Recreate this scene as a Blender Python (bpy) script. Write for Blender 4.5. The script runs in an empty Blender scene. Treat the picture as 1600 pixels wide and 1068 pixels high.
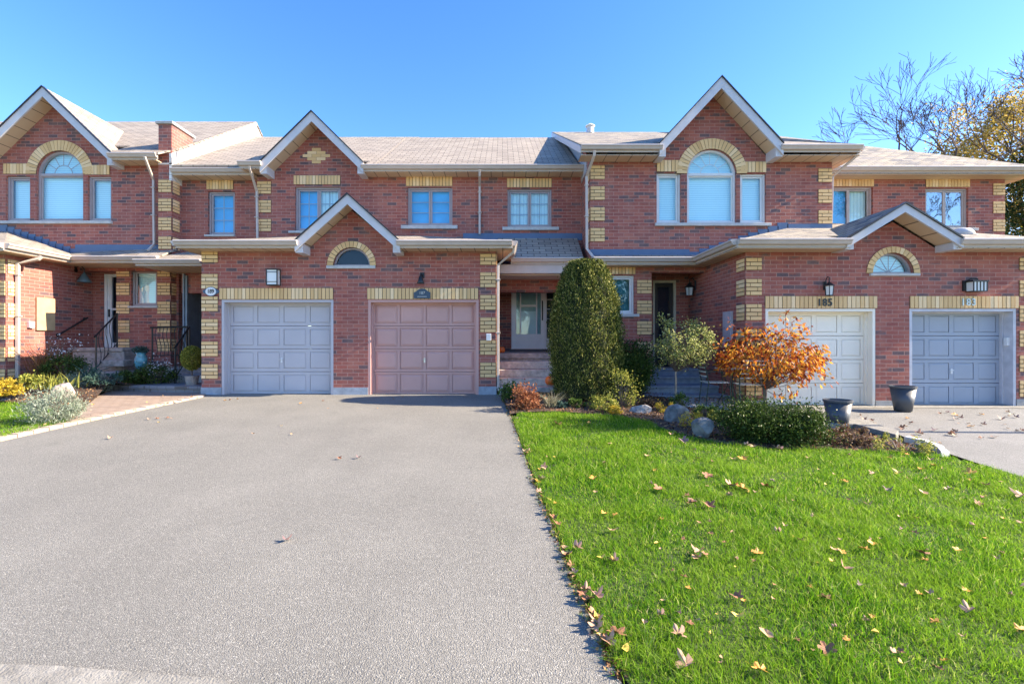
import bpy, bmesh, math, random
import numpy as np
from mathutils import Vector
from mathutils.geometry import tessellate_polygon, delaunay_2d_cdt
SC = bpy.context.scene
COL = SC.collection
R = math.radians
# ------------------------------------------------------------------ camera, sky, sun
F, CX, CY, CZ = 750.0, 785.0, 534.0, 1.13
cam = bpy.data.cameras.new("Camera"); camo = bpy.data.objects.new("Camera", cam); COL.objects.link(camo)
cam.sensor_width = 36; cam.lens = F / 1600 * 36; cam.shift_x = (800 - CX) / 1600
cam.clip_end = 2000; cam.clip_start = 0.05
camo.location = (0, 0, CZ); camo.rotation_euler = (R(90), 0, 0)
SC.camera = camo
SUN_E, SUN_A = R(31), R(2)      # elevation, and how far the sun stands behind (-) the line of the facades
S = Vector((math.cos(SUN_E) * math.cos(SUN_A), -math.cos(SUN_E) * math.sin(SUN_A), math.sin(SUN_E)))
w = bpy.data.worlds.new("World"); SC.world = w; w.use_nodes = True
nt = w.node_tree
sky = nt.nodes.new("ShaderNodeTexSky"); sky.sky_type = 'NISHITA'; sky.sun_disc = False
sky.sun_elevation = SUN_E; sky.sun_rotation = math.atan2(S.x, S.y)
sky.altitude = 100; sky.air_density = 1.0; sky.dust_density = 0.25; sky.ozone_density = 2.5
hs = nt.nodes.new("ShaderNodeHueSaturation"); hs.inputs['Saturation'].default_value = 1.28; hs.inputs['Hue'].default_value = .512
nt.links.new(sky.outputs[0], hs.inputs['Color']); nt.links.new(hs.outputs[0], nt.nodes["Background"].inputs[0])
nt.nodes["Background"].inputs[1].default_value = 0.13
sun = bpy.data.lights.new("Sun", 'SUN'); sun.energy = 5.0; sun.angle = R(0.5); sun.color = (1, .86, .68)
suno = bpy.data.objects.new("Sun", sun); COL.objects.link(suno)
suno.rotation_euler = S.to_track_quat('Z', 'Y').to_euler(); suno.location = (30, 0, 30)
SC.view_settings.view_transform = 'Standard'; SC.view_settings.look = 'None'
SC.view_settings.exposure = 1.72; SC.view_settings.gamma = 1

def X(px, Y): return (px - CX) * Y / F
def Z(py, Y): return CZ + (CY - py) * Y / F
def ss(a, b, v):
    t = min(1, max(0, (v - a) / (b - a))); return t * t * (3 - 2 * t)
def g(x, y): return -.035 * (10.2 - min(max(y, -6), 12)) - .085 * ss(1.2, 4.5, x)
def gp(px, py, dz=0):
    """where the ray through a photo pixel meets the ground"""
    lo, hi = .5, 60
    for _ in range(50):
        t = (lo + hi) / 2
        if Z(py, t) > g(X(px, t), t) + dz: lo = t
        else: hi = t
    return X(px, t), t

# ------------------------------------------------------------------ materials
def newmat(name):
    m = bpy.data.materials.new(name); m.use_nodes = True
    n = m.node_tree.nodes; l = m.node_tree.links
    return m, n, l, n["Principled BSDF"]
def node(n, t, **k):
    o = n.new(t)
    for a, b in k.items(): setattr(o, a, b)
    return o
def ramp(n, stops, interp='LINEAR'):
    r = n.new("ShaderNodeValToRGB"); r.color_ramp.interpolation = interp
    e = r.color_ramp.elements
    e[0].position, e[0].color = stops[0][0], (*stops[0][1], 1)
    e[1].position, e[1].color = stops[-1][0], (*stops[-1][1], 1)
    for p, c in stops[1:-1]:
        x = e.new(p); x.color = (*c, 1)
    return r
def mathn(n, l, op, a, b=None, c=None):
    m = n.new("ShaderNodeMath"); m.operation = op
    for i, v in enumerate((a, b, c)):
        if v is None: continue
        if isinstance(v, (int, float)): m.inputs[i].default_value = v
        else: l.new(v, m.inputs[i])
    return m.outputs[0]
def mixc(n, l, fac, a, b, blend='MIX'):
    m = n.new("ShaderNodeMix"); m.data_type = 'RGBA'; m.blend_type = blend
    for i, v in ((0, fac), (6, a), (7, b)):
        if isinstance(v, (int, float)): m.inputs[i].default_value = v
        elif isinstance(v, tuple): m.inputs[i].default_value = (*v, 1)
        else: l.new(v, m.inputs[i])
    return m.outputs[2]
def noise(n, l, scale, detail=3, vec=None, rough=.5):
    t = n.new("ShaderNodeTexNoise"); t.inputs['Scale'].default_value = scale; t.inputs['Detail'].default_value = detail
    t.inputs['Roughness'].default_value = rough
    if vec is None:
        geo = n.new("ShaderNodeNewGeometry"); vec = geo.outputs['Position']
    l.new(vec, t.inputs['Vector']); return t.outputs['Fac']
def bump(n, l, h, strength, dist, bs):
    b = n.new("ShaderNodeBump"); b.inputs['Strength'].default_value = strength; b.inputs['Distance'].default_value = dist
    l.new(h, b.inputs['Height']); l.new(b.outputs[0], bs.inputs['Normal'])
def plain(name, col, rough=.6, var=.12, scale=6, bmp=.0, metal=0, fine=60):
    m, n, l, bs = newmat(name)
    f = noise(n, l, scale, 4)
    d = tuple(c * (1 - var) for c in col); b = tuple(min(1, c * (1 + var)) for c in col)
    r = ramp(n, [(.3, d), (.7, b)]); l.new(f, r.inputs[0]); l.new(r.outputs[0], bs.inputs['Base Color'])
    bs.inputs['Roughness'].default_value = rough; bs.inputs['Metallic'].default_value = metal
    if bmp: bump(n, l, noise(n, l, fine, 4), bmp, .01, bs)
    return m
def wallvec(n, l):
    """u along the wall (x or y by facing), v up"""
    geo = n.new("ShaderNodeNewGeometry")
    sp = n.new("ShaderNodeSeparateXYZ"); l.new(geo.outputs['Position'], sp.inputs[0])
    sn = n.new("ShaderNodeSeparateXYZ"); l.new(geo.outputs['True Normal'], sn.inputs[0])
    k = mathn(n, l, 'GREATER_THAN', mathn(n, l, 'ABSOLUTE', sn.outputs[0]), .5)
    u = mathn(n, l, 'ADD', mathn(n, l, 'MULTIPLY', sp.outputs[0], mathn(n, l, 'SUBTRACT', 1, k)), mathn(n, l, 'MULTIPLY', sp.outputs[1], k))
    cb = n.new("ShaderNodeCombineXYZ"); l.new(u, cb.inputs[0]); l.new(sp.outputs[2], cb.inputs[1])
    return cb.outputs[0]
def bricktex(n, l, vec, bw, rh, mortar, offs=.5, smooth=.15):
    b = n.new("ShaderNodeTexBrick"); l.new(vec, b.inputs['Vector'])
    b.inputs['Color1'].default_value = (0, 0, 0, 1); b.inputs['Color2'].default_value = (1, 1, 1, 1); b.inputs['Mortar'].default_value = (.5, .5, .5, 1)
    b.inputs['Scale'].default_value = 1; b.inputs['Mortar Size'].default_value = mortar; b.inputs['Mortar Smooth'].default_value = smooth
    b.inputs['Brick Width'].default_value = bw; b.inputs['Row Height'].default_value = rh; b.offset = offs
    return b
def m_brick():
    m, n, l, bs = newmat("red_brick")
    v = wallvec(n, l); b = bricktex(n, l, v, .235, .0795, .006)
    # dark bricks come in loose clusters
    mp = n.new("ShaderNodeMapping"); mp.inputs['Scale'].default_value = (1.3, 3.2, 1); l.new(v, mp.inputs[0])
    cl = noise(n, l, 1.3, 4, mp.outputs[0], .65)
    t = mathn(n, l, 'ADD', b.outputs['Color'], mathn(n, l, 'MULTIPLY', mathn(n, l, 'SUBTRACT', cl, .5), -.95))
    r = ramp(n, [(0, (.05, .042, .055)), (.12, (.085, .06, .07)), (.17, (.24, .050, .030)), (.35, (.37, .080, .050)), (.55, (.24, .046, .034)), (.8, (.44, .120, .072)), (1, (.32, .066, .046))])
    l.new(t, r.inputs[0])
    f2 = noise(n, l, 55, 4)
    c = mixc(n, l, .30, r.outputs[0], mixc(n, l, f2, (.10, .05, .045), (.80, .42, .36)), 'MIX')
    c = mixc(n, l, .55, r.outputs[0], c)
    mort = mixc(n, l, noise(n, l, 9, 3), (.38, .19, .15), (.52, .31, .25))
    c = mixc(n, l, b.outputs['Fac'], c, mort)
    # weathering, large and faint
    mw = n.new("ShaderNodeMapping"); mw.inputs['Scale'].default_value = (2.6, .45, 1); l.new(v, mw.inputs[0])
    wr = ramp(n, [(.42, (0, 0, 0)), (.70, (1, 1, 1))]); l.new(noise(n, l, 1.1, 6, mw.outputs[0], .65), wr.inputs[0])
    c = mixc(n, l, mathn(n, l, 'MULTIPLY', wr.outputs[0], .22), c, (.50, .30, .24))
    c = mixc(n, l, mathn(n, l, 'MULTIPLY', noise(n, l, .9, 5), .24), c, (.15, .07, .07))
    l.new(c, bs.inputs['Base Color']); bs.inputs['Roughness'].default_value = .85
    h = mathn(n, l, 'ADD', mathn(n, l, 'MULTIPLY', mathn(n, l, 'SUBTRACT', 1, b.outputs['Fac']), 1), mathn(n, l, 'MULTIPLY', f2, .5))
    bump(n, l, h, .6, .006, bs)
    return m
def m_island(name, stops, rough=.8, bmp=.3, var=.25, fine=60):
    m, n, l, bs = newmat(name)
    geo = n.new("ShaderNodeNewGeometry")
    r = ramp(n, stops); l.new(geo.outputs['Random Per Island'], r.inputs[0])
    f = noise(n, l, fine, 4)
    c = mixc(n, l, var, r.outputs[0], mixc(n, l, f, (0, 0, 0), (1, 1, 1)), 'SOFT_LIGHT')
    l.new(c, bs.inputs['Base Color']); bs.inputs['Roughness'].default_value = rough
    if bmp: bump(n, l, f, bmp, .004, bs)
    return m
def m_leaf(name, stops, trans=.35, rough=.5, nz=0.0, nzc=(0, 0, 0), nscale=2):
    m, n, l, bs = newmat(name)
    geo = n.new("ShaderNodeNewGeometry")
    r = ramp(n, stops); l.new(geo.outputs['Random Per Island'], r.inputs[0])
    c = r.outputs[0]
    if nz:
        f = ramp(n, [(.40, (0, 0, 0)), (.62, (1, 1, 1))]); l.new(noise(n, l, nscale, 4), f.inputs[0])
        c = mixc(n, l, mathn(n, l, 'MULTIPLY', f.outputs[0], nz), c, nzc)
    l.new(c, bs.inputs['Base Color']); bs.inputs['Roughness'].default_value = rough; bs.inputs['Specular IOR Level'].default_value = .12
    tr = n.new("ShaderNodeBsdfTranslucent"); l.new(c, tr.inputs[0])
    mx = n.new("ShaderNodeMixShader"); mx.inputs[0].default_value = trans
    l.new(bs.outputs[0], mx.inputs[1]); l.new(tr.outputs[0], mx.inputs[2])
    l.new(mx.outputs[0], n["Material Output"].inputs[0])
    return m
def m_shingle(name="tan_shingle", stops=None):
    m, n, l, bs = newmat(name)
    geo = n.new("ShaderNodeNewGeometry")
    sp = n.new("ShaderNodeSeparateXYZ"); l.new(geo.outputs['Position'], sp.inputs[0])
    sn = n.new("ShaderNodeSeparateXYZ"); l.new(geo.outputs['True Normal'], sn.inputs[0])
    k = mathn(n, l, 'GREATER_THAN', mathn(n, l, 'ABSOLUTE', sn.outputs[0]), mathn(n, l, 'ABSOLUTE', sn.outputs[1]))
    u = mathn(n, l, 'ADD', mathn(n, l, 'MULTIPLY', sp.outputs[0], mathn(n, l, 'SUBTRACT', 1, k)), mathn(n, l, 'MULTIPLY', sp.outputs[1], k))
    # distance up the slope, from the height
    ln = mathn(n, l, 'SQRT', mathn(n, l, 'MAXIMUM', mathn(n, l, 'SUBTRACT', 1, mathn(n, l, 'MULTIPLY', sn.outputs[2], sn.outputs[2])), .01))
    vv = mathn(n, l, 'DIVIDE', sp.outputs[2], ln)
    cb = n.new("ShaderNodeCombineXYZ"); l.new(u, cb.inputs[0]); l.new(vv, cb.inputs[1])
    b = bricktex(n, l, cb.outputs[0], .30, .14, .011, .5, .3)
    r = ramp(n, stops or [(0, (.27, .225, .18)), (.4, (.36, .305, .245)), (.75, (.41, .35, .28)), (1, (.30, .255, .21))])
    l.new(b.outputs['Color'], r.inputs[0])
    f = noise(n, l, 140, 3); f1 = noise(n, l, 1.6, 4)
    c = mixc(n, l, .6, r.outputs[0], mixc(n, l, f, (.05, .05, .05), (.95, .95, .95)), 'SOFT_LIGHT')
    c = mixc(n, l, mathn(n, l, 'MULTIPLY', f1, .3), c, (.17, .16, .15))
    c = mixc(n, l, mathn(n, l, 'MULTIPLY', b.outputs['Fac'], .95), c, (.06, .05, .045))
    l.new(c, bs.inputs['Base Color']); bs.inputs['Roughness'].default_value = .9
    h = mathn(n, l, 'ADD', mathn(n, l, 'SUBTRACT', 1, b.outputs['Fac']), mathn(n, l, 'MULTIPLY', f, .6))
    bump(n, l, h, .8, .01, bs)
    return m
def m_lines(name, col, dark, period, axis, rough=.5, frac=.06):
    """painted metal or vinyl with joints every `period` along an axis: 'x', 'y', 'z' or diagonal 'd'"""
    m, n, l, bs = newmat(name)
    geo = n.new("ShaderNodeNewGeometry"); sp = n.new("ShaderNodeSeparateXYZ"); l.new(geo.outputs['Position'], sp.inputs[0])
    if axis == 'd': v = mathn(n, l, 'ADD', mathn(n, l, 'MULTIPLY', sp.outputs[1], .55), mathn(n, l, 'MULTIPLY', sp.outputs[2], 1.0))
    elif axis == 's': v = mathn(n, l, 'ADD', sp.outputs[2], 0)
    else: v = sp.outputs['xyz'.index(axis)]
    fr = mathn(n, l, 'FRACT', mathn(n, l, 'DIVIDE', v, period))
    k = mathn(n, l, 'LESS_THAN', fr, frac)
    c = mixc(n, l, noise(n, l, 3, 4), tuple(x * .92 for x in col), col)
    c = mixc(n, l, k, c, dark); l.new(c, bs.inputs['Base Color'])
    bs.inputs['Roughness'].default_value = rough
    bump(n, l, mathn(n, l, 'SUBTRACT', 1, k), .5, .006, bs)
    return m
def m_asphalt(name, base):
    m, n, l, bs = newmat(name)
    geo = n.new("ShaderNodeNewGeometry")
    v = n.new("ShaderNodeTexVoronoi"); v.inputs['Scale'].default_value = 135; l.new(geo.outputs['Position'], v.inputs['Vector'])
    v2 = n.new("ShaderNodeTexVoronoi"); v2.inputs['Scale'].default_value = 260; l.new(geo.outputs['Position'], v2.inputs['Vector'])
    sp = n.new("ShaderNodeSeparateColor"); l.new(v.outputs['Color'], sp.inputs[0])
    r = ramp(n, [(0, tuple(b * .34 for b in base)), (.22, tuple(b * .72 for b in base)), (.55, base), (.84, tuple(b * 1.35 for b in base)), (1, tuple(b * 2.4 for b in base))])
    l.new(sp.outputs[0], r.inputs[0])
    d = ramp(n, [(.25, (0, 0, 0)), (.75, (1, 1, 1))]); l.new(v.outputs['Distance'], d.inputs[0])
    c = mixc(n, l, mathn(n, l, 'MULTIPLY', d.outputs[0], .75), r.outputs[0], tuple(b * .30 for b in base))
    big = ramp(n, [(.35, tuple(b * .84 for b in base)), (.65, tuple(b * 1.12 for b in base))]); l.new(noise(n, l, .8, 6, rough=.6), big.inputs[0])
    mp = n.new("ShaderNodeMapping"); mp.inputs['Scale'].default_value = (2.2, .25, 1); l.new(geo.outputs['Position'], mp.inputs[0])
    c = mixc(n, l, .5, c, big.outputs[0])
    tyre = ramp(n, [(.5, (0, 0, 0)), (.75, (1, 1, 1))]); l.new(noise(n, l, 1, 3, mp.outputs[0]), tyre.inputs[0])
    c = mixc(n, l, mathn(n, l, 'MULTIPLY', tyre.outputs[0], .16), c, tuple(b * .55 for b in base))
    # old oil drips, worn patches and a few hairline cracks
    st = ramp(n, [(.66, (0, 0, 0)), (.74, (1, 1, 1))]); l.new(noise(n, l, 1.9, 5, rough=.65), st.inputs[0])
    c = mixc(n, l, mathn(n, l, 'MULTIPLY', st.outputs[0], .6), c, tuple(b * .45 for b in base))
    l.new(c, bs.inputs['Base Color']); bs.inputs['Roughness'].default_value = .88
    h = mathn(n, l, 'ADD', mathn(n, l, 'SUBTRACT', 1, v.outputs['Distance']), mathn(n, l, 'MULTIPLY', v2.outputs['Distance'], -.4))
    bump(n, l, h, .7, .006, bs)
    return m
def m_pavers(name, cols, bw, rh, rot=0):
    m, n, l, bs = newmat(name)
    geo = n.new("ShaderNodeNewGeometry"); mp = n.new("ShaderNodeMapping"); mp.inputs['Rotation'].default_value = (0, 0, rot)
    l.new(geo.outputs['Position'], mp.inputs[0])
    b = bricktex(n, l, mp.outputs[0], bw, rh, .006, .5, .2)
    r = ramp(n, [(0, cols[0]), (.5, cols[1]), (1, cols[2])]); l.new(b.outputs['Color'], r.inputs[0])
    c = mixc(n, l, mathn(n, l, 'MULTIPLY', noise(n, l, 30, 4), .5), r.outputs[0], cols[0])
    c = mixc(n, l, mathn(n, l, 'MULTIPLY', b.outputs['Fac'], .8), c, (.12, .09, .07)); l.new(c, bs.inputs['Base Color'])
    bs.inputs['Roughness'].default_value = .85
    bump(n, l, mathn(n, l, 'ADD', mathn(n, l, 'SUBTRACT', 1, b.outputs['Fac']), mathn(n, l, 'MULTIPLY', noise(n, l, 90, 4), .4)), .6, .006, bs)
    return m
def m_glass(name, tint=(1, 1, 1), refl=.34):
    m, n, l, bs = newmat(name); n.remove(bs)
    t = n.new("ShaderNodeBsdfTransparent"); t.inputs[0].default_value = (*tint, 1)
    gl = n.new("ShaderNodeBsdfGlossy"); gl.inputs['Roughness'].default_value = .015; gl.inputs[0].default_value = (.9, .97, 1, 1)
    lw = n.new("ShaderNodeLayerWeight"); lw.inputs['Blend'].default_value = .5
    geo = n.new("ShaderNodeNewGeometry")
    nz = n.new("ShaderNodeTexNoise"); nz.inputs['Scale'].default_value = 2.2; l.new(geo.outputs['Position'], nz.inputs['Vector'])
    b = n.new("ShaderNodeBump"); b.inputs['Strength'].default_value = .12; b.inputs['Distance'].default_value = .02; l.new(nz.outputs['Fac'], b.inputs['Height']); l.new(b.outputs[0], gl.inputs['Normal'])
    k = mathn(n, l, 'MINIMUM', mathn(n, l, 'ADD', mathn(n, l, 'MULTIPLY', mathn(n, l, 'POWER', lw.outputs['Facing'], 3.5), .55), refl + .04), 1)
    mx = n.new("ShaderNodeMixShader"); l.new(k, mx.inputs[0]); l.new(t.outputs[0], mx.inputs[1]); l.new(gl.outputs[0], mx.inputs[2])
    l.new(mx.outputs[0], n["Material Output"].inputs[0]); return m
def m_soil(name, a, b, scale=30):
    m, n, l, bs = newmat(name)
    f = noise(n, l, scale, 6, rough=.7)
    r = ramp(n, [(.35, a), (.65, b)]); l.new(f, r.inputs[0]); l.new(r.outputs[0], bs.inputs['Base Color'])
    bs.inputs['Roughness'].default_value = .95; bump(n, l, f, 1, .03, bs); return m

MB = m_brick()
MY = m_island("buff_brick", [(0, (.62, .39, .17)), (.35, (.80, .53, .25)), (.7, (.70, .46, .21)), (1, (.90, .66, .38))])
MMORT = plain("dark_mortar", (.10, .06, .035), .9)
MSH = m_shingle()
MSH2 = m_shingle('mottled_shingle', [(0, (.13, .13, .14)), (.3, (.30, .26, .20)), (.55, (.42, .36, .26)), (.8, (.24, .22, .21)), (1, (.46, .38, .28))])
MF = plain("beige_painted_metal", (.50, .43, .38), .38, .06)
MFW = plain("pale_painted_fascia", (.56, .54, .55), .45, .05)
MSX = m_lines("soffit_panel_x", (.60, .46, .31), (.16, .12, .09), .29, 'x')
MSY = m_lines("soffit_panel_y", (.60, .46, .31), (.16, .12, .09), .29, 'y')
MSZ = m_lines("soffit_panel_rake", (.60, .46, .31), (.16, .12, .09), .21, 'z')
MSID = m_lines("white_gable_siding", (.74, .73, .71), (.40, .38, .37), .11, 'd', frac=.14)
MFR = plain("greige_window_vinyl", (.36, .31, .32), .4, .05)
MFRW = plain("white_window_vinyl", (.68, .68, .68), .4, .05)
MGL = m_glass("window_glass", (.80, .98, 1), .06)
MGLD = m_glass("dark_window_glass", (.5, .6, .7), .0)
MBL = m_lines("white_slat_blind", (.84, .94, .96), (.52, .68, .74), .052, 'z', frac=.22)
MCURT = m_lines("sheer_curtain", (.86, .90, .90), (.62, .70, .72), .09, 'x', frac=.3)
MDARK = plain("dark_room", (.02, .03, .045), .7)
MBLU = plain("painted_sky_reflection", (.07, .42, .80), .6, .15, 2)  # the sky's reflection in the glass, painted as a flat azure backing
MCONC = plain("grey_concrete", (.36, .36, .35), .9, .2, 5, .5)
MSILL = plain("pale_stone_sill", (.50, .49, .47), .8, .12, 9, .3)
MSTEP = plain("weathered_stone_step", (.33, .29, .26), .9, .3, 11, .8, fine=35)
MBLK = plain("black_metal", (.015, .016, .018), .4, .1)
MG1 = plain("grey_garage_paint", (.47, .45, .48), .45, .04, 2)
MG2 = plain("mauve_garage_paint", (.56, .32, .28), .5, .06, 2)
MG3 = plain("white_garage_paint", (.86, .80, .68), .45, .04, 2)
MG4 = plain("blue_grey_garage_paint", (.31, .35, .42), .45, .05, 2)
MASP = m_asphalt("driveway_asphalt", (.238, .226, .194))
MASP2 = m_asphalt("paler_driveway_asphalt", (.25, .242, .22))
MPAV = m_pavers("tan_pavers", [(.27, .20, .15), (.36, .27, .20), (.31, .24, .19)], .21, .105, R(12))
MCURB = plain("tan_paver_curb", (.46, .36, .27), .9, .2, 12, .5)
MLAWN = m_soil("lawn_soil", (.035, .055, .012), (.07, .11, .02), 18)
MEARTH = m_soil("ground_soil", (.06, .07, .035), (.10, .12, .05), 4)
MMULCH = m_soil("mulch_soil", (.035, .022, .015), (.12, .075, .05), 45)
MSIDEW = plain("sidewalk_concrete", (.25, .235, .20), .9, .25, 14, .9, fine=90)
MWHITE = plain("white_plastic", (.72, .72, .72), .4, .04)
MBARK = plain("grey_brown_bark", (.14, .105, .085), .9, .35, 14, .8)
MBARKD = plain("dark_bark", (.085, .052, .036), .9, .3, 14, .5)

# ------------------------------------------------------------------ objects
ORG = {}
def fin(o, parent):
    COL.objects.link(o)
    if parent is not None: o.parent = parent
def thing(name, label, cat, loc, group=None):
    o = bpy.data.objects.new(name, None); o.empty_display_size = .2; COL.objects.link(o); o.location = loc
    o['label'] = label; o['category'] = cat
    if group: o['group'] = group
    ORG[o.name] = Vector(loc); return o
def tag(o, label=None, cat=None, group=None, kind=None):
    for k, v in (('label', label), ('category', cat), ('group', group), ('kind', kind)):
        if v: o[k] = v
    return o
def org(parent):
    v = Vector((0, 0, 0))
    while parent is not None:
        v = v + parent.location; parent = parent.parent
    return v
class M:
    """collects shapes in world coordinates; build() links them as one mesh object"""
    def __init__(s): s.v = []; s.f = []
    def add(s, vs, fs):
        k = len(s.v); s.v += [tuple(p) for p in vs]; s.f += [tuple(k + i for i in f) for f in fs]; return s
    def box(s, x0, x1, y0, y1, z0, z1):
        if x0 > x1: x0, x1 = x1, x0
        if y0 > y1: y0, y1 = y1, y0
        if z0 > z1: z0, z1 = z1, z0
        return s.add([(x0, y0, z0), (x1, y0, z0), (x1, y1, z0), (x0, y1, z0), (x0, y0, z1), (x1, y0, z1), (x1, y1, z1), (x0, y1, z1)],
                     [(0, 3, 2, 1), (4, 5, 6, 7), (0, 1, 5, 4), (1, 2, 6, 5), (2, 3, 7, 6), (3, 0, 4, 7)])
    def prism(s, pts, off):
        """pts: 3-D polygon (convex), extruded by off"""
        n = len(pts); off = Vector(off); a = [Vector(p) for p in pts]; b = [p + off for p in a]
        return s.add(a + b, [tuple(range(n)), tuple(range(2 * n - 1, n - 1, -1))] + [(i, (i + 1) % n, n + (i + 1) % n, n + i) for i in range(n)])
    def tube(s, pts, r, n=8, cap=True):
        pts = [Vector(p) for p in pts]; rs = r if isinstance(r, (list, tuple)) else [r] * len(pts)
        k = len(s.v); up = None
        for i, p in enumerate(pts):
            d = (pts[min(i + 1, len(pts) - 1)] - pts[max(i - 1, 0)]).normalized()
            if up is None:
                up = d.orthogonal().normalized()
            up = (up - d * up.dot(d)).normalized(); q = d.cross(up)
            for j in range(n):
                a = 2 * math.pi * j / n
                s.v.append(tuple(p + (up * math.cos(a) + q * math.sin(a)) * rs[i]))
        for i in range(len(pts) - 1):
            for j in range(n):
                a = k + i * n + j; b = k + i * n + (j + 1) % n
                s.f.append((a, b, b + n, a + n))
        if cap:
            s.f.append(tuple(range(k + n - 1, k - 1, -1))); s.f.append(tuple(range(k + (len(pts) - 1) * n, k + len(pts) * n)))
        return s
    def sweep(s, prof, p0, p1, out):
        """prof: (outward, up) points swept from p0 to p1"""
        p0, p1, out = Vector(p0), Vector(p1), Vector(out)
        n = len(prof); a = [p0 + out * o + Vector((0, 0, u)) for o, u in prof]; b = [p1 + out * o + Vector((0, 0, u)) for o, u in prof]
        return s.add(a + b, [tuple(range(n - 1, -1, -1)), tuple(range(n, 2 * n))] + [(i, (i + 1) % n, n + (i + 1) % n, n + i) for i in range(n)])
    def lathe(s, prof, c, n=20):
        k = len(s.v)
        for r, z in prof:
            for j in range(n):
                a = 2 * math.pi * j / n; s.v.append((c[0] + r * math.cos(a), c[1] + r * math.sin(a), c[2] + z))
        for i in range(len(prof) - 1):
            for j in range(n):
                a = k + i * n + j; b = k + i * n + (j + 1) % n; s.f.append((a, b, b + n, a + n))
        s.f.append(tuple(range(k + n - 1, k - 1, -1))); s.f.append(tuple(range(k + (len(prof) - 1) * n, k + len(prof) * n)))
        return s
    def build(s, name, mat, parent=None, smooth=False, bevel=0, label=None, origin=None):
        me = bpy.data.meshes.new(name); o = org(parent)
        loc = Vector((0, 0, 0))
        if parent is None:
            if origin is None:
                a = np.array(s.v); mn, mx = a.min(0), a.max(0); origin = ((mn[0] + mx[0]) / 2, (mn[1] + mx[1]) / 2, mn[2])
            loc = Vector(origin)
        me.from_pydata([tuple(Vector(p) - o - loc) for p in s.v], [], s.f)
        bm = bmesh.new(); bm.from_mesh(me); bmesh.ops.recalc_face_normals(bm, faces=bm.faces)
        bm.to_mesh(me); bm.free()
        me.materials.append(mat)
        if smooth:
            for p in me.polygons: p.use_smooth = True
        ob = bpy.data.objects.new(name, me); fin(ob, parent); ob.location = loc
        if bevel:
            md = ob.modifiers.new("bevel", 'BEVEL'); md.width = bevel; md.segments = 2; md.limit_method = 'ANGLE'; md.angle_limit = R(40)
        if label: ob['label'] = label
        return ob
def npmesh(name, verts, faces, mat, parent=None, origin=None):
    """fast: verts (N,3), faces (K,3 or 4) arrays"""
    me = bpy.data.meshes.new(name); o = np.array(org(parent)); loc = np.zeros(3)
    if parent is None:
        loc = np.array(origin if origin is not None else [verts[:, 0].mean(), verts[:, 1].mean(), verts[:, 2].min()])
    v = (verts - o - loc).astype(np.float32); k = faces.shape[1]; nf = faces.shape[0]
    me.vertices.add(len(v)); me.vertices.foreach_set('co', v.ravel())
    me.loops.add(nf * k); me.loops.foreach_set('vertex_index', faces.astype(np.int32).ravel())
    me.polygons.add(nf); me.polygons.foreach_set('loop_start', np.arange(0, nf * k, k, dtype=np.int32)); me.polygons.foreach_set('loop_total', np.full(nf, k, dtype=np.int32))
    me.update(calc_edges=True); me.validate(); me.materials.append(mat)
    ob = bpy.data.objects.new(name, me); fin(ob, parent); ob.location = loc; return ob
def wall(name, outline, holes, Y, mat, parent, depth=.22, label=None):
    """a front wall in the x-z plane at y=Y with openings; reveals run back by depth"""
    polys = [[Vector((x, z, 0)) for x, z in outline]] + [[Vector((x, z, 0)) for x, z in h] for h in holes]
    tris = tessellate_polygon(polys); flat = [p for q in polys for p in q]
    m = M(); m.add([(p.x, Y, p.y) for p in flat], [tuple(t) for t in tris])
    for q in polys:
        n = len(q); vs = [(p.x, Y, p.y) for p in q] + [(p.x, Y + depth, p.y) for p in q]
        m.add(vs, [(i, (i + 1) % n, n + (i + 1) % n, n + i) for i in range(n)])
    me = bpy.data.meshes.new(name); o = org(parent)
    me.from_pydata([tuple(Vector(p) - o) for p in m.v], [], m.f); me.materials.append(mat)
    ob = bpy.data.objects.new(name, me); fin(ob, parent)
    if label: ob['label'] = label
    return ob
def rect(x0, x1, z0, z1): return [(x0, z0), (x1, z0), (x1, z1), (x0, z1)]
def arc(cx, cz, r, a0, a1, n=16): return [(cx + r * math.cos(R(a0 + (a1 - a0) * i / n)), cz + r * math.sin(R(a0 + (a1 - a0) * i / n))) for i in range(n + 1)]
def archhole(x0, x1, z0, zs):
    c = (x0 + x1) / 2; r = (x1 - x0) / 2
    return [(x0, z0), (x1, z0)] + arc(c, zs, r, 0, 180)
rnd = random.Random(5)

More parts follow.
